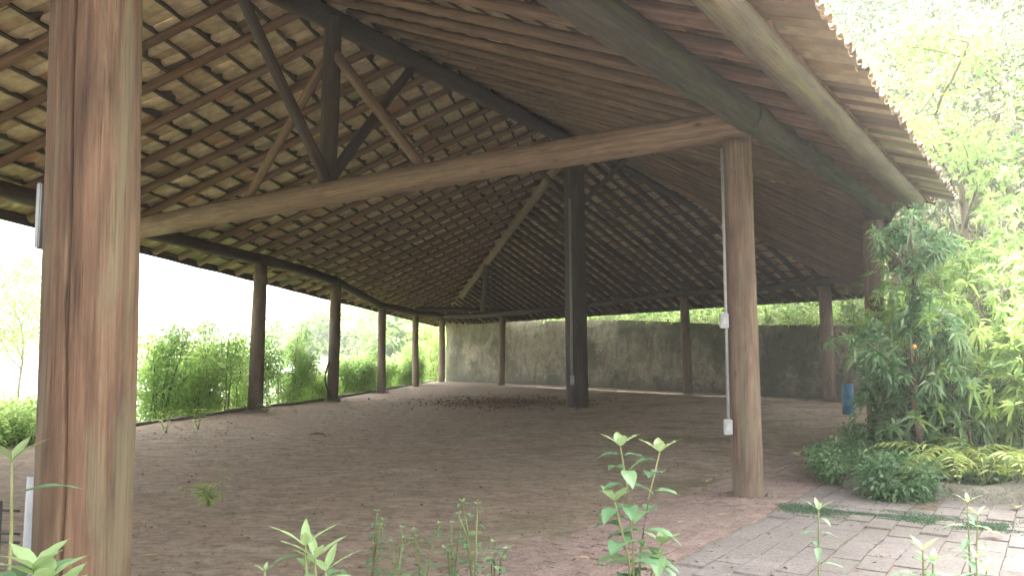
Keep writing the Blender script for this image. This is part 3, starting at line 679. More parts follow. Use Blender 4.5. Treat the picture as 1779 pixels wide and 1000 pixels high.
def shrub(name, base, h, w, label, cat, group, leafm, stems=7, per=60, L=.1, W=.045, bark=BARK_DARK, rad=.28, droop=.3, dirt=1.0, rosette=False, tonec=.5, depth=None):
    base = Vector(base); t = empty(name, base, label, cat, group); mb = MB(); tips = []; M = Matrix.Translation(base); depth = depth or w
    for s in range(stems):
        a = rng.uniform(0, 6.28); q = Vector((math.cos(a) * w * .15, math.sin(a) * depth * .15, -.1)); f = rng.uniform(.25, 1) ** .7
        end = Vector((math.cos(a) * w * .5 * f, math.sin(a) * depth * .5 * f, h * rng.uniform(.55, 1.0) * (1 - .25 * f))); pts = []
        for i in range(6):
            u = i / 5; pts.append(q.lerp(end, u) + Vector((rng.normal(0, .03), rng.normal(0, .03), .12 * h * math.sin(u * 2.6))))
        mb.tube(pts, [.018 * (1 - .7 * i / 5) + .003 for i in range(6)], 5)
        for i in range(1, 6):
            for _ in range(3):
                p = pts[i] + Vector((rng.normal(0, w * .09), rng.normal(0, depth * .09), rng.normal(0, h * .06))); tips.append((p, Vector((0, 0, 1))))
                if _ == 0: mb.tube([pts[i], p], [.006, .003], 4)
    mb.build('stems', bark, t, True, M)
    if rosette:
        C = []; D = []; tn = []
        for (p, _) in tips:
            for r_ in range(max(1, per // 12)):
                c = np.array(p) + rng.normal(0, rad * .5, 3); ax = rand_dir(1, .5)[0]; tt = np.clip(rng.normal(tonec, .2), 0, 1)
                for q in range(12):
                    d = rand_dir(1)[0] * 1.0 + ax * .7; C.append(c); D.append(d); tn.append(np.clip(tt + rng.normal(0, .1), 0, 1))
        P = np.array(C); D = np.array(D); tn = np.array(tn)
    else:
        P, off, k = crown_points(tips, per, rad, .9); D = off + rand_dir(len(P)) * rad * .5; tc = np.clip(rng.normal(tonec, .18, len(tips)), 0, 1); tn = np.clip(tc[k] + rng.normal(0, .12, len(P)), 0, 1)
    P[:, 2] = np.maximum(P[:, 2], .02)
    leaf_cloud('foliage', P, D, L * rng.uniform(.6, 1.25, len(P)), W * rng.uniform(.7, 1.2, len(P)), leafm, t, tn, droop, M)
    return t
# bushes along the left edge, between and beyond the posts
GL = 'bushes growing along the left edge of the floor'
left = [  # px, Y, width, height above floor, label, material, tone
    (28, 15.5, 2.4, .75, 'low bright green bush at the far left of the photo, left of the foreground post', LEAF_L, .75),
    (-30, 13.5, 2.2, .7, 'low leafy bush cut by the left edge of the photo', LEAF_L, .6),
    (262, 19.5, 2.1, 2.5, 'tall light green bush just right of the foreground post', LEAF_L, .55),
    (325, 20.5, 2.0, 1.9, 'leafy bush with yellowish leaves in the first bay from the foreground post', LEAF_L, .8),
    (388, 21.5, 2.1, 2.5, 'bushy green shrub left of the second left-side post', LEAF_L, .6),
    (425, 24.0, 2.0, 2.5, 'pale tall bush behind the second left-side post', LEAF_L, .5),
    (495, 25.5, 2.2, 2.15, 'rounded green bush right of the second left-side post', LEAF_L, .5),
    (545, 27.5, 1.8, 1.0, 'small yellow-green bush left of the post with the hanging hose', LEAF_L, .85),
    (612, 31.5, 2.0, 1.5, 'green bush right of the post with the hanging hose', LEAF_L, .5),
    (640, 35.5, 2.4, 1.7, 'soft bush filling the bay before the third left-side post', LEAF_L, .6),
    (692, 40.0, 2.4, 1.7, 'pale bush seen between the third and fourth left-side posts', LEAF_L, .7),
    (745, 48.0, 3.0, 4.2, 'tall sunlit bush at the far corner left of the retaining wall', LEAF_L, .8),
    (712, 47.0, 2.4, 2.0, 'yellowish bush behind the fourth left-side post', LEAF_L, .75)]
for (px, Y, w, zt, lb, mt, tn) in left:
    p = atY(px, 617, Y); gz = terrain_z(p.x, p.y); shrub('bush', (p.x, p.y, gz), zt - gz, w, lb, 'bush', GL, mt, 13, 44, .13 if Y > 30 else .11, .065 if Y > 30 else .05, rad=.26, tonec=tn)
p = grd(40, 640, -1.5); 
make_tree('pale_tree', atY(30, 690, 19), 2.9, 2.2, 'thin pale bare-looking young tree at the far left behind the low bush', 'tree', None, BARK_PALE, LEAF_L, 60, .5, .10, .045, .035, nb=6, start=.1)
make_tree('pale_tree', atY(66, 700, 24), 3.2, 2.6, 'pale bushy young tree close behind the left side of the foreground post', 'tree', None, BARK_PALE, LEAF_L, 60, .55, .12, .05, .035, nb=5, start=.15)
# distant trees and a pale roofed building down the valley on the left
for i, (px, Y, zt, w, lb) in enumerate([(615, 60, 5.2, 7, 'distant dark green tree right of the post with the hanging hose'), (650, 66, 5.0, 7, 'distant tree just left of the third left-side post'), (700, 70, 4.6, 7, 'distant tree between the third and fourth left-side posts'), (590, 72, 4.4, 6, 'farthest faint tree hidden partly by the post with the hanging hose')]):
    p = atY(px, 617, Y); make_tree('distant_tree', (p.x, p.y, -7), zt + 7 - 1.5, w * 1.0, lb, 'tree', 'distant trees down the valley', BARK_DARK, LEAF_L, 110, 1.9, .7, .4, .3, start=.4)
b = atY(640, 617, 62); t = empty('shed', (b.x, b.y, -7), 'low distant building with a pale bright roof left of the third left-side post', 'building')
vs, fs = box_arr(8, 5, 7.0); mesh_obj('wall', vs, fs, PALEPAINT, t, Matrix.Translation((b.x - 1.5, b.y, -3.6)))
mesh_obj('roof', [(-5, -3, 0), (4, -3, -.5), (4, 3, .9), (-5, 3, 1.4), (-5, -3, .1), (4, -3, -.4), (4, 3, 1.0), (-5, 3, 1.5)], [(3, 2, 1, 0), (4, 5, 6, 7), (0, 1, 5, 4), (1, 2, 6, 5), (2, 3, 7, 6), (3, 0, 4, 7)], PALEPAINT, t, Matrix.Translation((b.x - 1, b.y, .1)))
# hillside vegetation: undergrowth as one mass, trees one by one
def undergrowth(n, dmin, dmax, L, W, mat, name, zsp, i0, i1):
    P = []; 
    for _ in range(n):
        i = int(rng.integers(i0, min(i1, len(hp) - 1))); d = dmin + (dmax - dmin) * rng.random() ** 1.4; q = hill_at(d, i); cl = .5 + .5 * math.sin(q.x * 1.3 + 2 * math.sin(q.y * .9)) * math.sin(q.y * 1.1)
        P.append((q.x + rng.normal(0, .4), q.y + rng.normal(0, .4), q.z + abs(rng.normal(0, zsp)) * (.3 + cl)))
    P = np.array(P); tn = np.clip(.5 + .35 * np.sin(P[:, 0] * 1.7) * np.sin(P[:, 1] * 1.3 + 1) + rng.normal(0, .15, len(P)), 0, 1)
    o = leaf_cloud(name, P, rand_dir(len(P), .5), L * rng.uniform(.6, 1.3, len(P)), W * rng.uniform(.6, 1.3, len(P)), mat, None, tn, .5)
    return tag(o, 'mixed green undergrowth covering the hillside behind the wall' if name == 'undergrowth' else None, 'undergrowth', kind='stuff')
undergrowth(62000, .5, 30, .22, .10, LEAF_P, 'undergrowth', .5, 0, len(hp) - 6)
o = undergrowth(16000, .12, .9, .13, .05, LEAF_L, 'sun_screen_growth', .6, 0, 36); o['label'] = 'dense growth added on the wall top to keep sun off the wall base'  # extra leaf row added so less sun reaches the wall base
o = undergrowth(26000, .25, 3.0, .14, .05, LEAF_L, 'hedge_growth', .6, 0, 40); o['label'] = 'bright leafy growth along the top of the retaining wall'
GT = 'trees on the wooded hillside'
hill_trees = [ # px, Y, height, spread, bark, leafm, label, lean, trunk radius
    (1722, 17.5, 8.5, 5.0, BARK_PALE, LEAF_H, 'tree with a pale forking trunk at the right edge of the photo', (-.12, 0), .13),
    (1768, 21, 9.5, 5.0, BARK_PALE, LEAF_H, 'pale straight trunk tree at the top right corner', (.02, 0), .14),
    (1605, 20, 7.0, 4.5, BARK_PALE, LEAF_P, 'slender pale curved tree beside the roof eave end', (.18, 0), .08),
    (1650, 26, 11, 6.0, BARK_PALE, LEAF_H, 'grey-green crowned tree behind the slender curved one', (.0, 0), .14),
    (1540, 30, 12, 6.5, BARK_PALE, LEAF_P, 'high pale feathery crown just right of the ragged tile edge', (.05, 0), .15),
    (1465, 36, 13.5, 6.5, BARK_PALE, LEAF_P, 'far hazy tree meeting the sky above the roof edge', (.0, 0), .16),
    (1700, 32, 13, 7.0, BARK_PALE, LEAF_H, 'tall tree high on the slope above the forking trunk', (.0, 0), .16),
    (1790, 30, 14, 7.0, BARK_DARK, LEAF_H, 'dark leafy tree in the top right corner', (.0, 0), .2),
    (1610, 42, 14, 8.0, BARK_PALE, LEAF_H, 'uppermost far tree between the two pale crowns', (.0, 0), .2),
    (1400, 46, 15, 8.0, BARK_DARK, LEAF_P, 'distant tree mostly hidden behind the right eave', (.0, 0), .2),
    (1750, 44, 15, 8.0, BARK_DARK, LEAF_H, 'farthest dark tree on the ridge at the right', (.0, 0), .2),
    (1690, 14.5, 4.6, 3.2, BARK_DARK, LEAF_L, 'small bright green tree beside the end of the eave log', (.0, 0), .07),
    (1470, 30, 4.5, 4.0, BARK_DARK, LEAF_L, 'bright young tree showing over the wall in the last bay', (.0, 0), .08),
    (1290, 37, 3.6, 4.0, BARK_DARK, LEAF_P, 'low pale tree showing over the wall near the thick pipe-carrying post', (.0, 0), .08),
    (1150, 41, 3.8, 3.5, BARK_DARK, LEAF_P, 'thin dark-branched tree over the wall left of the middle back post', (.2, 0), .07)]
for (px, Y, h, sp, bk, lf, lb, ln, r) in hill_trees:
    p = atY(px, 617, Y); gz = terrain_z(p.x, p.y); k = max(.8, min(2.0, Y / 22))
    make_tree('hillside_tree', (p.x, p.y, gz), h, sp, lb, 'tree', GT, bk, lf, int(95 / k ** .3), .85 * k if h > 5 else .6, .20 * k, .09 * k, r, ln, tonec=.5, start=.3)
# dead twiggy branches on the slope at the right
GD = 'dry twiggy bushes on the right slope'
for (px, Y, h, lb) in ((1712, 12.5, 2.6, 'dry yellowish twiggy bush at the right below the forking trunk'), (1765, 11.5, 2.4, 'dry straw-coloured bush cut by the right edge'), (1690, 17, 3.0, 'sunlit dry bush behind the eave end')):
    p = atY(px, 617, Y); shrub('dry_bush', (p.x, p.y, terrain_z(p.x, p.y) if p.x > 8 else 0), h, 2.0, lb, 'bush', GD, LEAF_Y, 14, 14, .11, .035, BARK_PALE, .3)
# shrubs and the small tree at the right front
GS = 'shrubs crowding the right front of the pavilion'
right = [(1590, 9.6, 1.65, 1.2, LEAF_G, 'glossy dark shrub with long drooping leaves in front of the right corner post', .5),
    (1590, 10.4, 1.6, .8, LEAF_G, 'narrow-leaved shrub with twigs reaching left towards the blue barrel', .65),
    (1640, 9.3, 1.95, 1.5, LEAF_G, 'tall lanceolate-leaved shrub right of the glossy dark one', .6),
    (1720, 9.0, 2.3, 1.8, LEAF_L, 'high light green shrub near the right edge', .7),
    (1785, 8.8, 2.6, 1.9, LEAF_L, 'leafy shrub cut by the right edge of the photo', .75),
    (1690, 10.8, 2.6, 1.8, LEAF_L, 'tallest sunlit shrub behind the others at the right', .7),
    (1620, 11.5, 1.9, 1.5, LEAF_G, 'dark shrub behind the small glossy tree', .4),
    (1765, 11.2, 2.7, 2.0, LEAF_P, 'pale dense shrub at the right edge under the dry bushes', .7)]
for (px, Y, h, w, mt, lb, tn) in right:
    p = atY(px, 617, Y); shrub('shrub', (p.x, p.y, max(0, terrain_z(p.x, p.y)) if p.x > 8.0 else 0), h, w, lb, 'shrub', GS, mt, 10, 30, .19, .038, BARK_DARK, .22, .55, rosette=True, tonec=tn)
tall = [(1640, 13.5, 3.6, 2.4, LEAF_L, 'high yellow-green bush just behind the end of the eave log', .55), (1700, 12.2, 3.9, 2.4, LEAF_L, 'tall feathery yellow-green bush right of the eave end', .75),
    (1765, 12.6, 4.4, 2.6, LEAF_L, 'tallest feathery bush at the right edge', .65), (1600, 15.5, 3.3, 2.4, LEAF_P, 'grey-green bush seen through the gap beside the small glossy tree', .6),
    (1830, 11.0, 4.0, 2.4, LEAF_L, 'feathery bush mostly outside the right edge', .6), (1735, 15.5, 5.6, 3.0, LEAF_P, 'pale high thicket below the forking trunk', .6), (1670, 17.0, 5.2, 3.0, LEAF_P, 'grey-green thicket behind the tile ends', .5)]
for (px, Y, h, w, mt, lb, tn) in tall:
    p = atY(px, 617, Y); shrub('tall_bush', (p.x, p.y, terrain_z(p.x, p.y) if p.x > 8.0 else 0), h, w, lb, 'bush', 'tall bushes behind the right front corner', mt, 12, 46, .17, .035, BARK_PALE, .32, .5, rosette=True, tonec=tn)
low = [(1500, 9.3, .45, 1.1, LEAF_G, 'low spreading plant beside the brown dry leaves', .5), (1545, 8.3, .42, .8, LEAF_G, 'dark low plant left of the round stone kerb', .4), (1470, 10.2, .35, 1.0, LEAF_G, 'sparse low plant at the floor edge nearest the tall pipe post', .35), (1600, 9.2, .5, .9, LEAF_N, 'leafy low plant directly behind the round stone kerb', .5), (1690, 8.9, .5, .9, LEAF_N, 'low light plant inside the round stone kerb', .65), (1560, 10.4, .6, 1.3, LEAF_G, 'dense low plant at the foot of the right corner post', .45)]
for (px, Y, h, w, mt, lb, tn) in low:
    p = atY(px, 617, Y); shrub('low_plant', (p.x, p.y, 0), h, w, lb, 'plant', 'low plants round the stone kerb', mt, 12, 26, .075, .03, STEM, .12, .3, tonec=tn)
# small glossy tree whose crown stands before the eave
b = atY(1600, 838, 9.0); b.z = 0; t = empty('small_tree', b, 'small tree with a dense tuft of dark glossy leaves under the eave end', 'tree'); M = Matrix.Translation(b); mb = MB()
top = atY(1590, 470, 8.7) - b; mb.tube([(0, 0, -.1), (.02, 0, .5), (-.03, 0, 1.0), (-.05, -.05, 1.6), top], [.05, .045, .042, .038, .03], 8)
tips = []
for k in range(22):
    px, py = rng.uniform(1530, 1648), 0; f = (px - 1590) / 62; py = rng.uniform(372 + 40 * f * f, 468 - 30 * abs(f)); q = atY(px, py, 8.7 + rng.uniform(-.3, .3)) - b; mb.tube([top - Vector((0, 0, .1)), top.lerp(q, .5) - Vector((0, 0, .03)), q], [.014, .009, .004], 5); tips.append(q)
for (px, py) in ((1500, 590), (1545, 640), (1640, 560), (1655, 610), (1575, 540), (1600, 520), (1580, 500)):
    q = atY(px, py, 8.7) - b; s = Vector((-.03, 0, 1.0)); mb.tube([s, s.lerp(q, .5) + Vector((0, 0, .1)), q], [.018, .012, .005], 5); tips += [q, s.lerp(q, .75)]
mb.build('trunk', BARK_DARK, t, True, M); C = []; D = []; tn = []
for q in tips:
    for r_ in range(5):
        c = np.array(q) + rng.normal(0, .06, 3); tt = np.clip(rng.normal(.4, .25), 0, 1)
        for _ in range(13): C.append(c); D.append(rand_dir(1, .15)[0]); tn.append(np.clip(tt + rng.normal(0, .1), 0, 1))
leaf_cloud('crown', np.array(C), np.array(D), .13 * rng.uniform(.7, 1.2, len(C)), .03 * rng.uniform(.8, 1.2, len(C)), LEAF_G, t, np.array(tn), .5, M)
bm = bmesh.new(); bmesh.ops.create_uvsphere(bm, u_segments=12, v_segments=8, radius=.026); vs = [v.co.copy() for v in bm.verts]; bm.verts.index_update(); fs = [tuple(v.index for v in f.verts) for f in bm.faces]; bm.free()
mesh_obj('fruit', vs, fs, ORANGE, t, Matrix.Translation(atY(1588, 602, 8.45)), True)
# yellow fern fronds
def frond(mb, P, p0, d, L, droop, n=16):
    d = Vector(d).normalized(); side = d.cross(Vector((0, 0, 1))).normalized(); pts = []
    for i in range(n + 1):
        u = i / n; pts.append(p0 + d * (L * u) + Vector((0, 0, L * (1.5 * u - (droop + .6) * u * u))))
    mb.tube(pts, [.004 * (1 - .6 * i / n) for i in range(n + 1)], 4)
    for i in range(2, n + 1):
        u = i / n; ll = L * .2 * math.sin(math.pi * min(1, .15 + u * .85)) + .015
        for s in (-1, 1): P.append((pts[i], side * s + d * .45 - Vector((0, 0, .15)), ll))
GF = 'yellow-green ferns behind the round stone kerb'
for (px, Y, nf, L, lb) in ((1640, 8.15, 7, .85, 'arching yellow fern left of centre behind the stone kerb'), (1700, 8.1, 7, .95, 'larger yellow-green fern spreading over the stone kerb'), (1755, 8.15, 6, .8, 'yellowish fern nearest the right edge')):
    b = atY(px, 617, Y); b.z = .02; t = empty('fern', b, lb, 'fern', GF); mb = MB(); Q = []
    for k in range(nf):
        a = 6.28 * k / nf + rng.uniform(-.3, .3); frond(mb, Q, Vector((0, 0, .15)), (math.cos(a), math.sin(a), 0), L * rng.uniform(.8, 1.1), .75)
    mb.build('stalks', STEM, t, True, Matrix.Translation(b))
    leaf_cloud('fronds', np.array([list(q[0]) for q in Q]), np.array([list(q[1]) for q in Q]), np.array([q[2] for q in Q]), .024, LEAF_Y, t, None, .2, Matrix.Translation(b))
# ------------------------------------------------------------------ foreground weeds (leaves with real curvature)
def big_leaf(V, Fc, tone, p, d, L, W, droop, t, cup=.25):
    d = Vector(d).normalized(); s = d.cross(Vector((0, 0, 1))); s = s.normalized() if s.length > .1 else Vector((1, 0, 0)); up = s.cross(d); n = 7; k0 = len(V)
    prof = [0.06, .55, .9, 1, .86, .6, .3, 0.0]; cur = Vector(p); dd = d.copy()
    for i in range(n + 1):
        w = W * .5 * prof[i]; wav = .04 * W * math.sin(i * 2.3 + L * 50)
        for q in (-1, -.5, 0, .5, 1):
            V.append(cur + s * (w * q) + up * (cup * w * abs(q) + wav * q))
        tone.extend([t] * 5)
        dd = (dd - Vector((0, 0, droop / n))).normalized(); up = s.cross(dd); cur = cur + dd * (L / n)
    for i in range(n):
        for q in range(4): a = k0 + i * 5 + q; Fc.append((a, a + 1, a + 6, a + 5))
def weed(base, stems, label, leafL, leafW, group='broad-leaved weeds in the foreground', mat=LEAF_N, gap=.09, tip_only=False, name='weed', tonec=.6, minz=.15):
    """stems: list of world polylines"""
    base = Vector(base); t = empty(name, base, label, 'plant', group); M = Matrix.Translation(base); mb = MB(); V = []; Fc = []; tone = []
    for st in stems:
        pts = [Vector(p) - base for p in st]; mb.tube(pts, [.0055 * (1 - .55 * i / (len(pts) - 1)) + .001 for i in range(len(pts))], 7)
        lens = [0]
        for i in range(len(pts) - 1): lens.append(lens[-1] + (pts[i + 1] - pts[i]).length)
        Ltot = lens[-1]; s = Ltot * minz; a = rng.uniform(0, 6.28)
        while s < Ltot - .01:
            i = max(k for k in range(len(lens) - 1) if lens[k] <= s); p = pts[i].lerp(pts[i + 1], (s - lens[i]) / (lens[i + 1] - lens[i]))
            f = s / Ltot; sz = (.75 + .35 * math.sin(math.pi * f)) * rng.uniform(.75, 1.1)
            for q in (0, math.pi):
                if rng.random() < .12: continue
                aa = a + q + rng.uniform(-.3, .3); d = Vector((math.cos(aa), math.sin(aa), rng.uniform(.05, .5)))
                big_leaf(V, Fc, tone, p + d * .012, d, leafL * sz, leafW * sz, rng.uniform(.5, 1.3), min(1, max(0, rng.normal(tonec, .15))))
            a += 1.57 + rng.uniform(-.2, .2); s += gap * rng.uniform(.75, 1.2)
        for q in range(4):
            aa = a + q * 1.57; d = Vector((math.cos(aa), math.sin(aa), .9)); big_leaf(V, Fc, tone, pts[-1], d, leafL * .65, leafW * .55, .4, min(1, tonec + .35))
    mb.build('stems', STEM, t, True, M); mesh_obj('leaves', V, Fc, mat, t, M, True, {'tone': tone}); return t
def poly(Y, pts): return [atY(x, y, Y + dy) for x, y, dy in pts]
Y = 3.5; g = atY(1105, 1195, Y); g.z = 0
weed(g, [[g] + poly(Y, [(1102, 1080, 0), (1100, 950, 0), (1090, 850, -.03), (1078, 775, -.05)]), [g] + poly(Y, [(1110, 1080, .05), (1112, 960, .05), (1128, 860, .03), (1146, 785, 0)]), [g] + poly(Y, [(1100, 1080, -.04), (1092, 970, -.06), (1075, 900, -.1), (1068, 870, -.1)]), [g] + poly(Y, [(1112, 1090, 0), (1135, 980, .05), (1150, 945, .05)])], 'tallest broad-leaved weed, standing in the middle foreground', .165, .088, gap=.08)
def small_weed(px, top, Y, lb, L=.09, W=.03, n=2, **kw):
    g = atY(px, 900, Y); g.z = 0; st = []
    for k in range(n):
        o = (k - (n - 1) / 2) * 18; st.append([g, atY(px + o * .5, top + 120, Y) if top + 120 < 2000 else g, atY(px + o * .8, top + 50 + 20 * k, Y), atY(px + o, top + 22 * k, Y)])
        if st[-1][1].z < .05: st[-1].pop(1)
    weed(g, st, lb, L, W, **kw)
small_weed(1422, 885, 4.0, 'small pale weed below the round stone kerb, right of the tallest weed', .15, .04, 1, gap=.07)
small_weed(1690, 872, 4.3, 'small weed with narrow leaves at the lower right on the mossy paving', .13, .036, 2, gap=.07)
small_weed(1612, 955, 3.4, 'bright weed tip cut by the bottom edge at the lower right', .14, .05, 2, gap=.06)
small_weed(1705, 968, 3.6, 'short weed at the bottom edge nearest the right corner', .11, .035, 2, gap=.06)
small_weed(548, 948, 2.2, 'leafy weed rising from the bottom edge left of centre', .17, .045, 3, gap=.045)
small_weed(20, 800, 2.5, 'tall thin weed with long leaves at the left edge beside the grey pipe', .20, .055, 1, gap=.2, minz=.5)
small_weed(78, 990, 1.75, 'broad leaves at the bottom left corner before the foreground post', .15, .075, 3, gap=.045)
small_weed(460, 992, 2.3, 'yellowish shoot at the bottom edge left of the leafy weed', .06, .02, 1, gap=.06)
for (px, top, Y, lb) in ((645, 885, 4.9, 'leftmost of the thin small-leaved weeds in the middle of the dirt floor'), (690, 905, 4.8, 'bushy small-leaved weed second from the left on the dirt'), (735, 910, 4.9, 'small-leaved weed third from the left on the dirt'), (825, 852, 4.7, 'tallest of the thin small-leaved weeds on the dirt'), (860, 930, 4.4, 'short thin weed nearest the tallest foreground weed'), (785, 905, 4.8, 'faint sparse weed between the small-leaved clumps')):
    g = atY(px, 900, Y); g.z = 0; st = []
    for k in range(3): ox = rng.uniform(-30, 30); st.append([g, atY(px + ox * .5, (top + 1010) / 2, Y + rng.normal(0, .05)), atY(px + ox, top + rng.uniform(0, 50), Y + rng.normal(0, .08))])
    weed(g, st, lb, .055, .034, group='thin small-leaved weeds on the dirt floor', gap=.055, tonec=.6, mat=LEAF_N)
g = grd(362, 878); weed(g, [[g, g + Vector((rng.normal(0, .05), rng.normal(0, .05), .08)), g + Vector((rng.normal(0, .09), rng.normal(0, .06), .17))] for _ in range(9)], 'small bright grass tuft growing alone in the dirt floor at left', .12, .018, None, LEAF_L, .03, tonec=.9)
g = grd(386, 872); weed(g, [[g, g + Vector((0, 0, .15)), g + Vector((.0, 0, .30))]], 'single upright sprig just right of the grass tuft', .08, .035, None, LEAF_L, .05, tonec=.8, minz=.5)
for (px, Y, lb) in ((290, 15.2, 'small pale weed at the floor edge right of the foreground post'), (345, 15.8, 'small weed at the floor edge in the first bay'), (462, 20.2, 'sprig at the foot of the second left-side post')):
    g = atY(px, 700, Y); g.z = 0; weed(g, [[g, g + Vector((rng.normal(0, .08), 0, .2)), g + Vector((rng.normal(0, .15), 0, .38))] for _ in range(4)], lb, .09, .04, 'weeds at the left floor edge', LEAF_L, .08, tonec=.8)
# ------------------------------------------------------------------ small objects
# blue barrel by the back posts
b = grd(1474, 719); H = 52 / F_PX * b.y; r_ = 10 / F_PX * b.y
prof = [(0, 0), (.93, 0), (1, .04), (1, .3), (1.05, .33), (1, .36), (1, .64), (1.05, .67), (1, .70), (1, .94), (.95, .98), (.86, .985), (.86, .955), (0, .955)]; V = []; Fc = []; S = 28
for (rr, zz) in prof:
    for k in range(S): a = 2 * math.pi * k / S; V.append((rr * r_ * math.cos(a), rr * r_ * math.sin(a), zz * H))
for i in range(len(prof) - 1):
    for k in range(S): a = i * S + k; c = i * S + (k + 1) % S; Fc.append((a, c, c + S, a + S))
tag(mesh_obj('barrel', V, Fc, BLUE, None, Matrix.Translation(b), True), 'blue plastic barrel standing near the right back post', 'barrel')
# grey pipe and dark post at the lower left
Y = 2.75; a = atY(52, 1000, Y); c = atY(52, 815, Y); g0 = Vector((a.x - .008, Y, -.02)); V = []; Fc = []
S = 28; R0, R1 = .026, .022; pr = [(R0, 0), (R0, c.z - .001), (R0 - .001, c.z), (R1, c.z), (R1, .05)]
for (rr, zz) in pr:
    for k in range(S): q = 2 * math.pi * k / S; V.append((rr * math.cos(q), rr * math.sin(q), zz))
for i in range(len(pr) - 1):
    for k in range(S): q = i * S + k; w = i * S + (k + 1) % S; Fc.append((q, w, w + S, q + S))
tag(mesh_obj('pipe', V, Fc, PVC, None, Matrix.Translation(g0) @ Matrix.Rotation(R(.6), 4, 'Y'), True), 'upright grey plastic pipe beside the foreground post', 'pipe')
Y = 2.6; a = atY(-4, 870, Y); t = empty('iron_fence', (a.x, Y, 0), 'dark iron fence stub at the lower left edge with thin rails', 'fence')
vs, fs = box_arr(.022, .022, a.z, .002); mesh_obj('upright', vs, fs, DARKM, t, Matrix.Translation((a.x, Y, a.z / 2)))
for py in (885, 925, 940):
    q0 = atY(-4, py, Y); q1 = atY(34, py + 2, Y + .05); V, Fc = tube_vf([q0 - Vector((.3, 0, 0)), q0, q1], [.004] * 3, 6); mesh_obj('rail', V, Fc, DARKM, t, None, True)
# hose hanging on the left side post
p = grd(577, 695); pts = []
for i in range(13): u = i / 12; pts.append(atY(572 - 9 * math.sin(u * 3.0) + 4 * u, 628 + 62 * u, p.y - .2))
V, Fc = tube_vf(pts, [.028] * 13, 8); tag(mesh_obj('hose', V, Fc, BLACK, None, None, True), 'short dark hose looped against the post left of the third bay', 'hose')
# round stone kerb of the planting bed
c = Vector((4.72, 9.02)); V = []; Fc = []; tone = []; S = 96; prof = [(.78, -.03), (.775, .10), (.80, .15), (.86, .165), (.95, .16), (.99, .135), (1.0, .06), (1.01, -.03)]
for k in range(S):
    a = 2 * math.pi * k / S; wob = .02 * math.sin(a * 3) + .012 * math.sin(a * 7 + 1)
    for (rr, zz) in prof: V.append(((rr + wob + rng.normal(0, .006)) * math.cos(a), (rr + wob + rng.normal(0, .006)) * math.sin(a), zz * (1 + .08 * math.sin(a * 5)) + (rng.normal(0, .004) if zz > 0 else 0) - (.02 if k % 16 == 0 and zz > .1 else 0))); tone.append(.5 + .3 * math.sin(k * .7))
m_ = len(prof)
for k in range(S):
    for j in range(m_ - 1): a = k * m_ + j; b = ((k + 1) % S) * m_ + j; Fc.append((a, a + 1, b + 1, b))
tag(mesh_obj('planter_kerb', V, Fc, KERB, None, Matrix.Translation((c.x, c.y, 0)), True, {'tone': tone}), 'low round kerb of mossy grey stone round the planting bed', 'kerb')
V = [(0, 0, .09)]; Fc = []
for k in range(32): a = 2 * math.pi * k / 32; V.append((.79 * math.cos(a), .79 * math.sin(a), .07 + rng.normal(0, .008)))
Fc = [(0, 1 + k, 1 + (k + 1) % 32) for k in range(32)]
tag(mesh_obj('planting_bed', V, Fc, SOIL, None, Matrix.Translation((c.x, c.y, 0)), True), kind='structure')
# dry curled leaves standing at the edge of the plants
for (px, py, lb) in ((1402, 805, 'pale curled dry leaf on the floor left of the low plants'), (1468, 802, 'second pale curled dry leaf, nearer the low plants')):
    g = grd(px, py); V = []; Fc = []; tone = []
    for k in range(5):
        a = rng.uniform(0, 6.28); big_leaf(V, Fc, tone, Vector((0, 0, .01)), (math.cos(a) * .4, math.sin(a) * .4, 1.0), .26, .07, 1.6, 1.0 if k % 2 else .85, .8)
    tag(mesh_obj('dry_leaf', V, Fc, LEAF_DRY, None, Matrix.Translation(g), True, {'tone': tone}), lb, 'dry leaf', 'curled dry leaves')
# moss on the paving: a low cushion-like crust that follows the joints
P = []
while len(P) < 24000:
    t = rng.random(); q = Vector((2.6, 7.75)).lerp(Vector((4.9, 6.55)), t) + Vector((rng.normal(0, .05), rng.normal(0, .09 + .08 * math.sin(t * 9) ** 2)))
    q.y += .1 * math.sin(t * 7)
    if math.sin(q.x * 9 + 2 * math.sin(q.y * 5)) * math.sin(q.y * 8 + q.x * 3) + rng.normal(0, .25) < -.1: continue
    P.append((q.x, q.y, floor_z(q.x, q.y) + .012 + abs(rng.normal(0, .004))))
P = np.array(P); o = leaf_cloud('moss', P, rand_dir(len(P), .6), rng.uniform(.008, .018, len(P)), rng.uniform(.006, .012, len(P)), MOSS, None, np.clip(rng.normal(.5, .2, len(P)), 0, 1)); tag(o, 'strip of green moss and tiny plants on the paving', 'moss', kind='stuff')
# leaf litter, twigs and clods on the floor
P = []; L_ = []
for k in range(5200):
    Y = 3.2 + 34 * rng.random() ** 1.5; x = rng.uniform(-.52, .5) * Y
    if x < -8.0 + .17 * (Y - 15) or x > 9: continue
    P.append((x, Y, floor_z(x, Y) + .004 + (.010 if (.824 * x - .567 * Y) > -3 else 0))); L_.append(rng.uniform(.015, .05) * (1.4 if Y > 14 else 1))
c0 = grd(872, 700)
for k in range(2600):
    x = c0.x + rng.normal(0, 1.2); y = c0.y + rng.normal(0, 1.5); P.append((x, y, .01 + abs(rng.normal(0, .05)))); L_.append(rng.uniform(.04, .14))
P = np.array(P); L_ = np.array(L_); D = rand_dir(len(P)); D[:, 2] *= .25
o = leaf_cloud('leaf_litter', P, D, L_, L_ * rng.uniform(.3, .6, len(P)), LEAF_DRY, None, np.clip(rng.normal(.25, .25, len(P)), 0, 1), .1); tag(o, 'scattered dry leaves, twigs and crumbs on the dirt floor', 'leaf litter', kind='stuff')
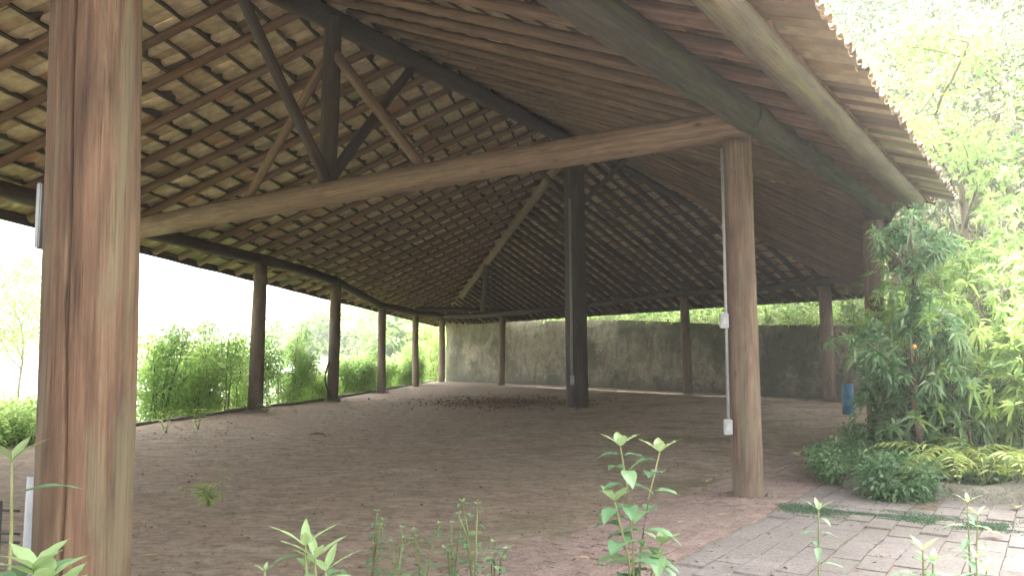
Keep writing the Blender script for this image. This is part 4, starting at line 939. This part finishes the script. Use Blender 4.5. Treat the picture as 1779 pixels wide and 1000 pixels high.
# clods: small lumps of earth
V = []; Fc = []
ico = bmesh.new(); bmesh.ops.create_icosphere(ico, subdivisions=1, radius=1); ico.verts.index_update(); iv = np.array([v.co[:] for v in ico.verts]); if_ = np.array([[v.index for v in f.verts] for f in ico.faces]); ico.free()
AV = []; AF = []
for k in range(4200):
    Y = 3.4 + 24 * rng.random() ** 1.6; x = rng.uniform(-.5, .42) * Y
    if x < -7.8 + .17 * (Y - 15) or (.824 * x - .567 * Y) > -2.6: continue
    s = rng.uniform(.004, .016) * (1 + Y / 25); q = iv * (1 + rng.normal(0, .2, iv.shape)) * s * np.array([[1.3, 1.1, .7]]); AF.append(if_ + len(iv) * len(AV)); AV.append(q + np.array([[x, Y, floor_z(x, Y)]]))
for (gx, gy) in ((2.46, 8.37), (1.88, 23.09), (-6.84, 21.4), (-5.83, 26.03), (-5.23, 32.2), (6.64, 30.3), (10.05, 25.4), (6.47, 14.26)):
    for k in range(150):
        a = rng.uniform(0, 6.28); r_ = (.34 if gx == 1.88 else .165) + abs(rng.normal(0, .05)); s_ = rng.uniform(.008, .022) * (1 + gy / 30)
        q = iv * (1 + rng.normal(0, .2, iv.shape)) * s_ * np.array([[1.3, 1.2, .8]]); AF.append(if_ + len(iv) * len(AV)); AV.append(q + np.array([[gx + r_ * math.cos(a), gy + r_ * math.sin(a), floor_z(gx, gy) + .008]]))
tag(mesh_obj('soil_crumbs', np.concatenate(AV), np.concatenate(AF), GROUND, None, None, True), 'small lumps of earth lying on the dirt floor', 'soil', kind='stuff')
# a few single fallen leaves that stand out
for (px, py, L, lb) in ((1190, 925 - 12, .09, 'orange fallen leaf on the paving near the thick pipe post'), (1265, 900, .10, 'yellow-brown fallen leaf at the foot of the pipe post'), (1025, 978, .11, 'yellowish fallen leaf on the bricks left of the tallest weed'), (1745, 938, .16, 'long tan fallen leaf at the right bottom edge'), (275, 972, .12, 'tan fallen leaf on the dirt right of the foreground post'), (345, 984, .14, 'dark broken leaf near the bottom edge left of the leafy weed'), (1765, 885, .2, 'pale dry leaf on the paving at the right edge'), (565, 758, .35, 'reddish palm scrap lying alone on the dirt floor')):
    g = grd(px, py); V = []; Fc = []; tone = []; a = rng.uniform(0, 6.28); big_leaf(V, Fc, tone, Vector((0, 0, .035)), (math.cos(a), math.sin(a) * .3, .05), L, L * .45, .12, .9 if 'dark' not in lb and 'reddish' not in lb else .25, .35)
    tag(mesh_obj('fallen_leaf', V, Fc, LEAF_DRY, None, Matrix.Translation(g), True, {'tone': tone}), lb, 'leaf', 'single fallen leaves')

# ------------------------------------------------------------------ haze volume added to wash out distances and lift the dark interior
hm = bpy.data.materials.new('haze_volume'); hm.use_nodes = True; nt = hm.node_tree; nt.nodes.remove(nt.nodes['Principled BSDF'])
pv = nt.nodes.new('ShaderNodeVolumePrincipled'); pv.inputs['Color'].default_value = (.97, .97, .96, 1); pv.inputs['Density'].default_value = .0036; pv.inputs['Anisotropy'].default_value = .3
nt.links.new(pv.outputs[0], nt.nodes['Material Output'].inputs['Volume'])
V, Fc = box_arr(1900, 2500, 110); o = mesh_obj('haze', V, Fc, hm, None, Matrix.Translation((0, 300, 46.5))); tag(o, kind='stuff')
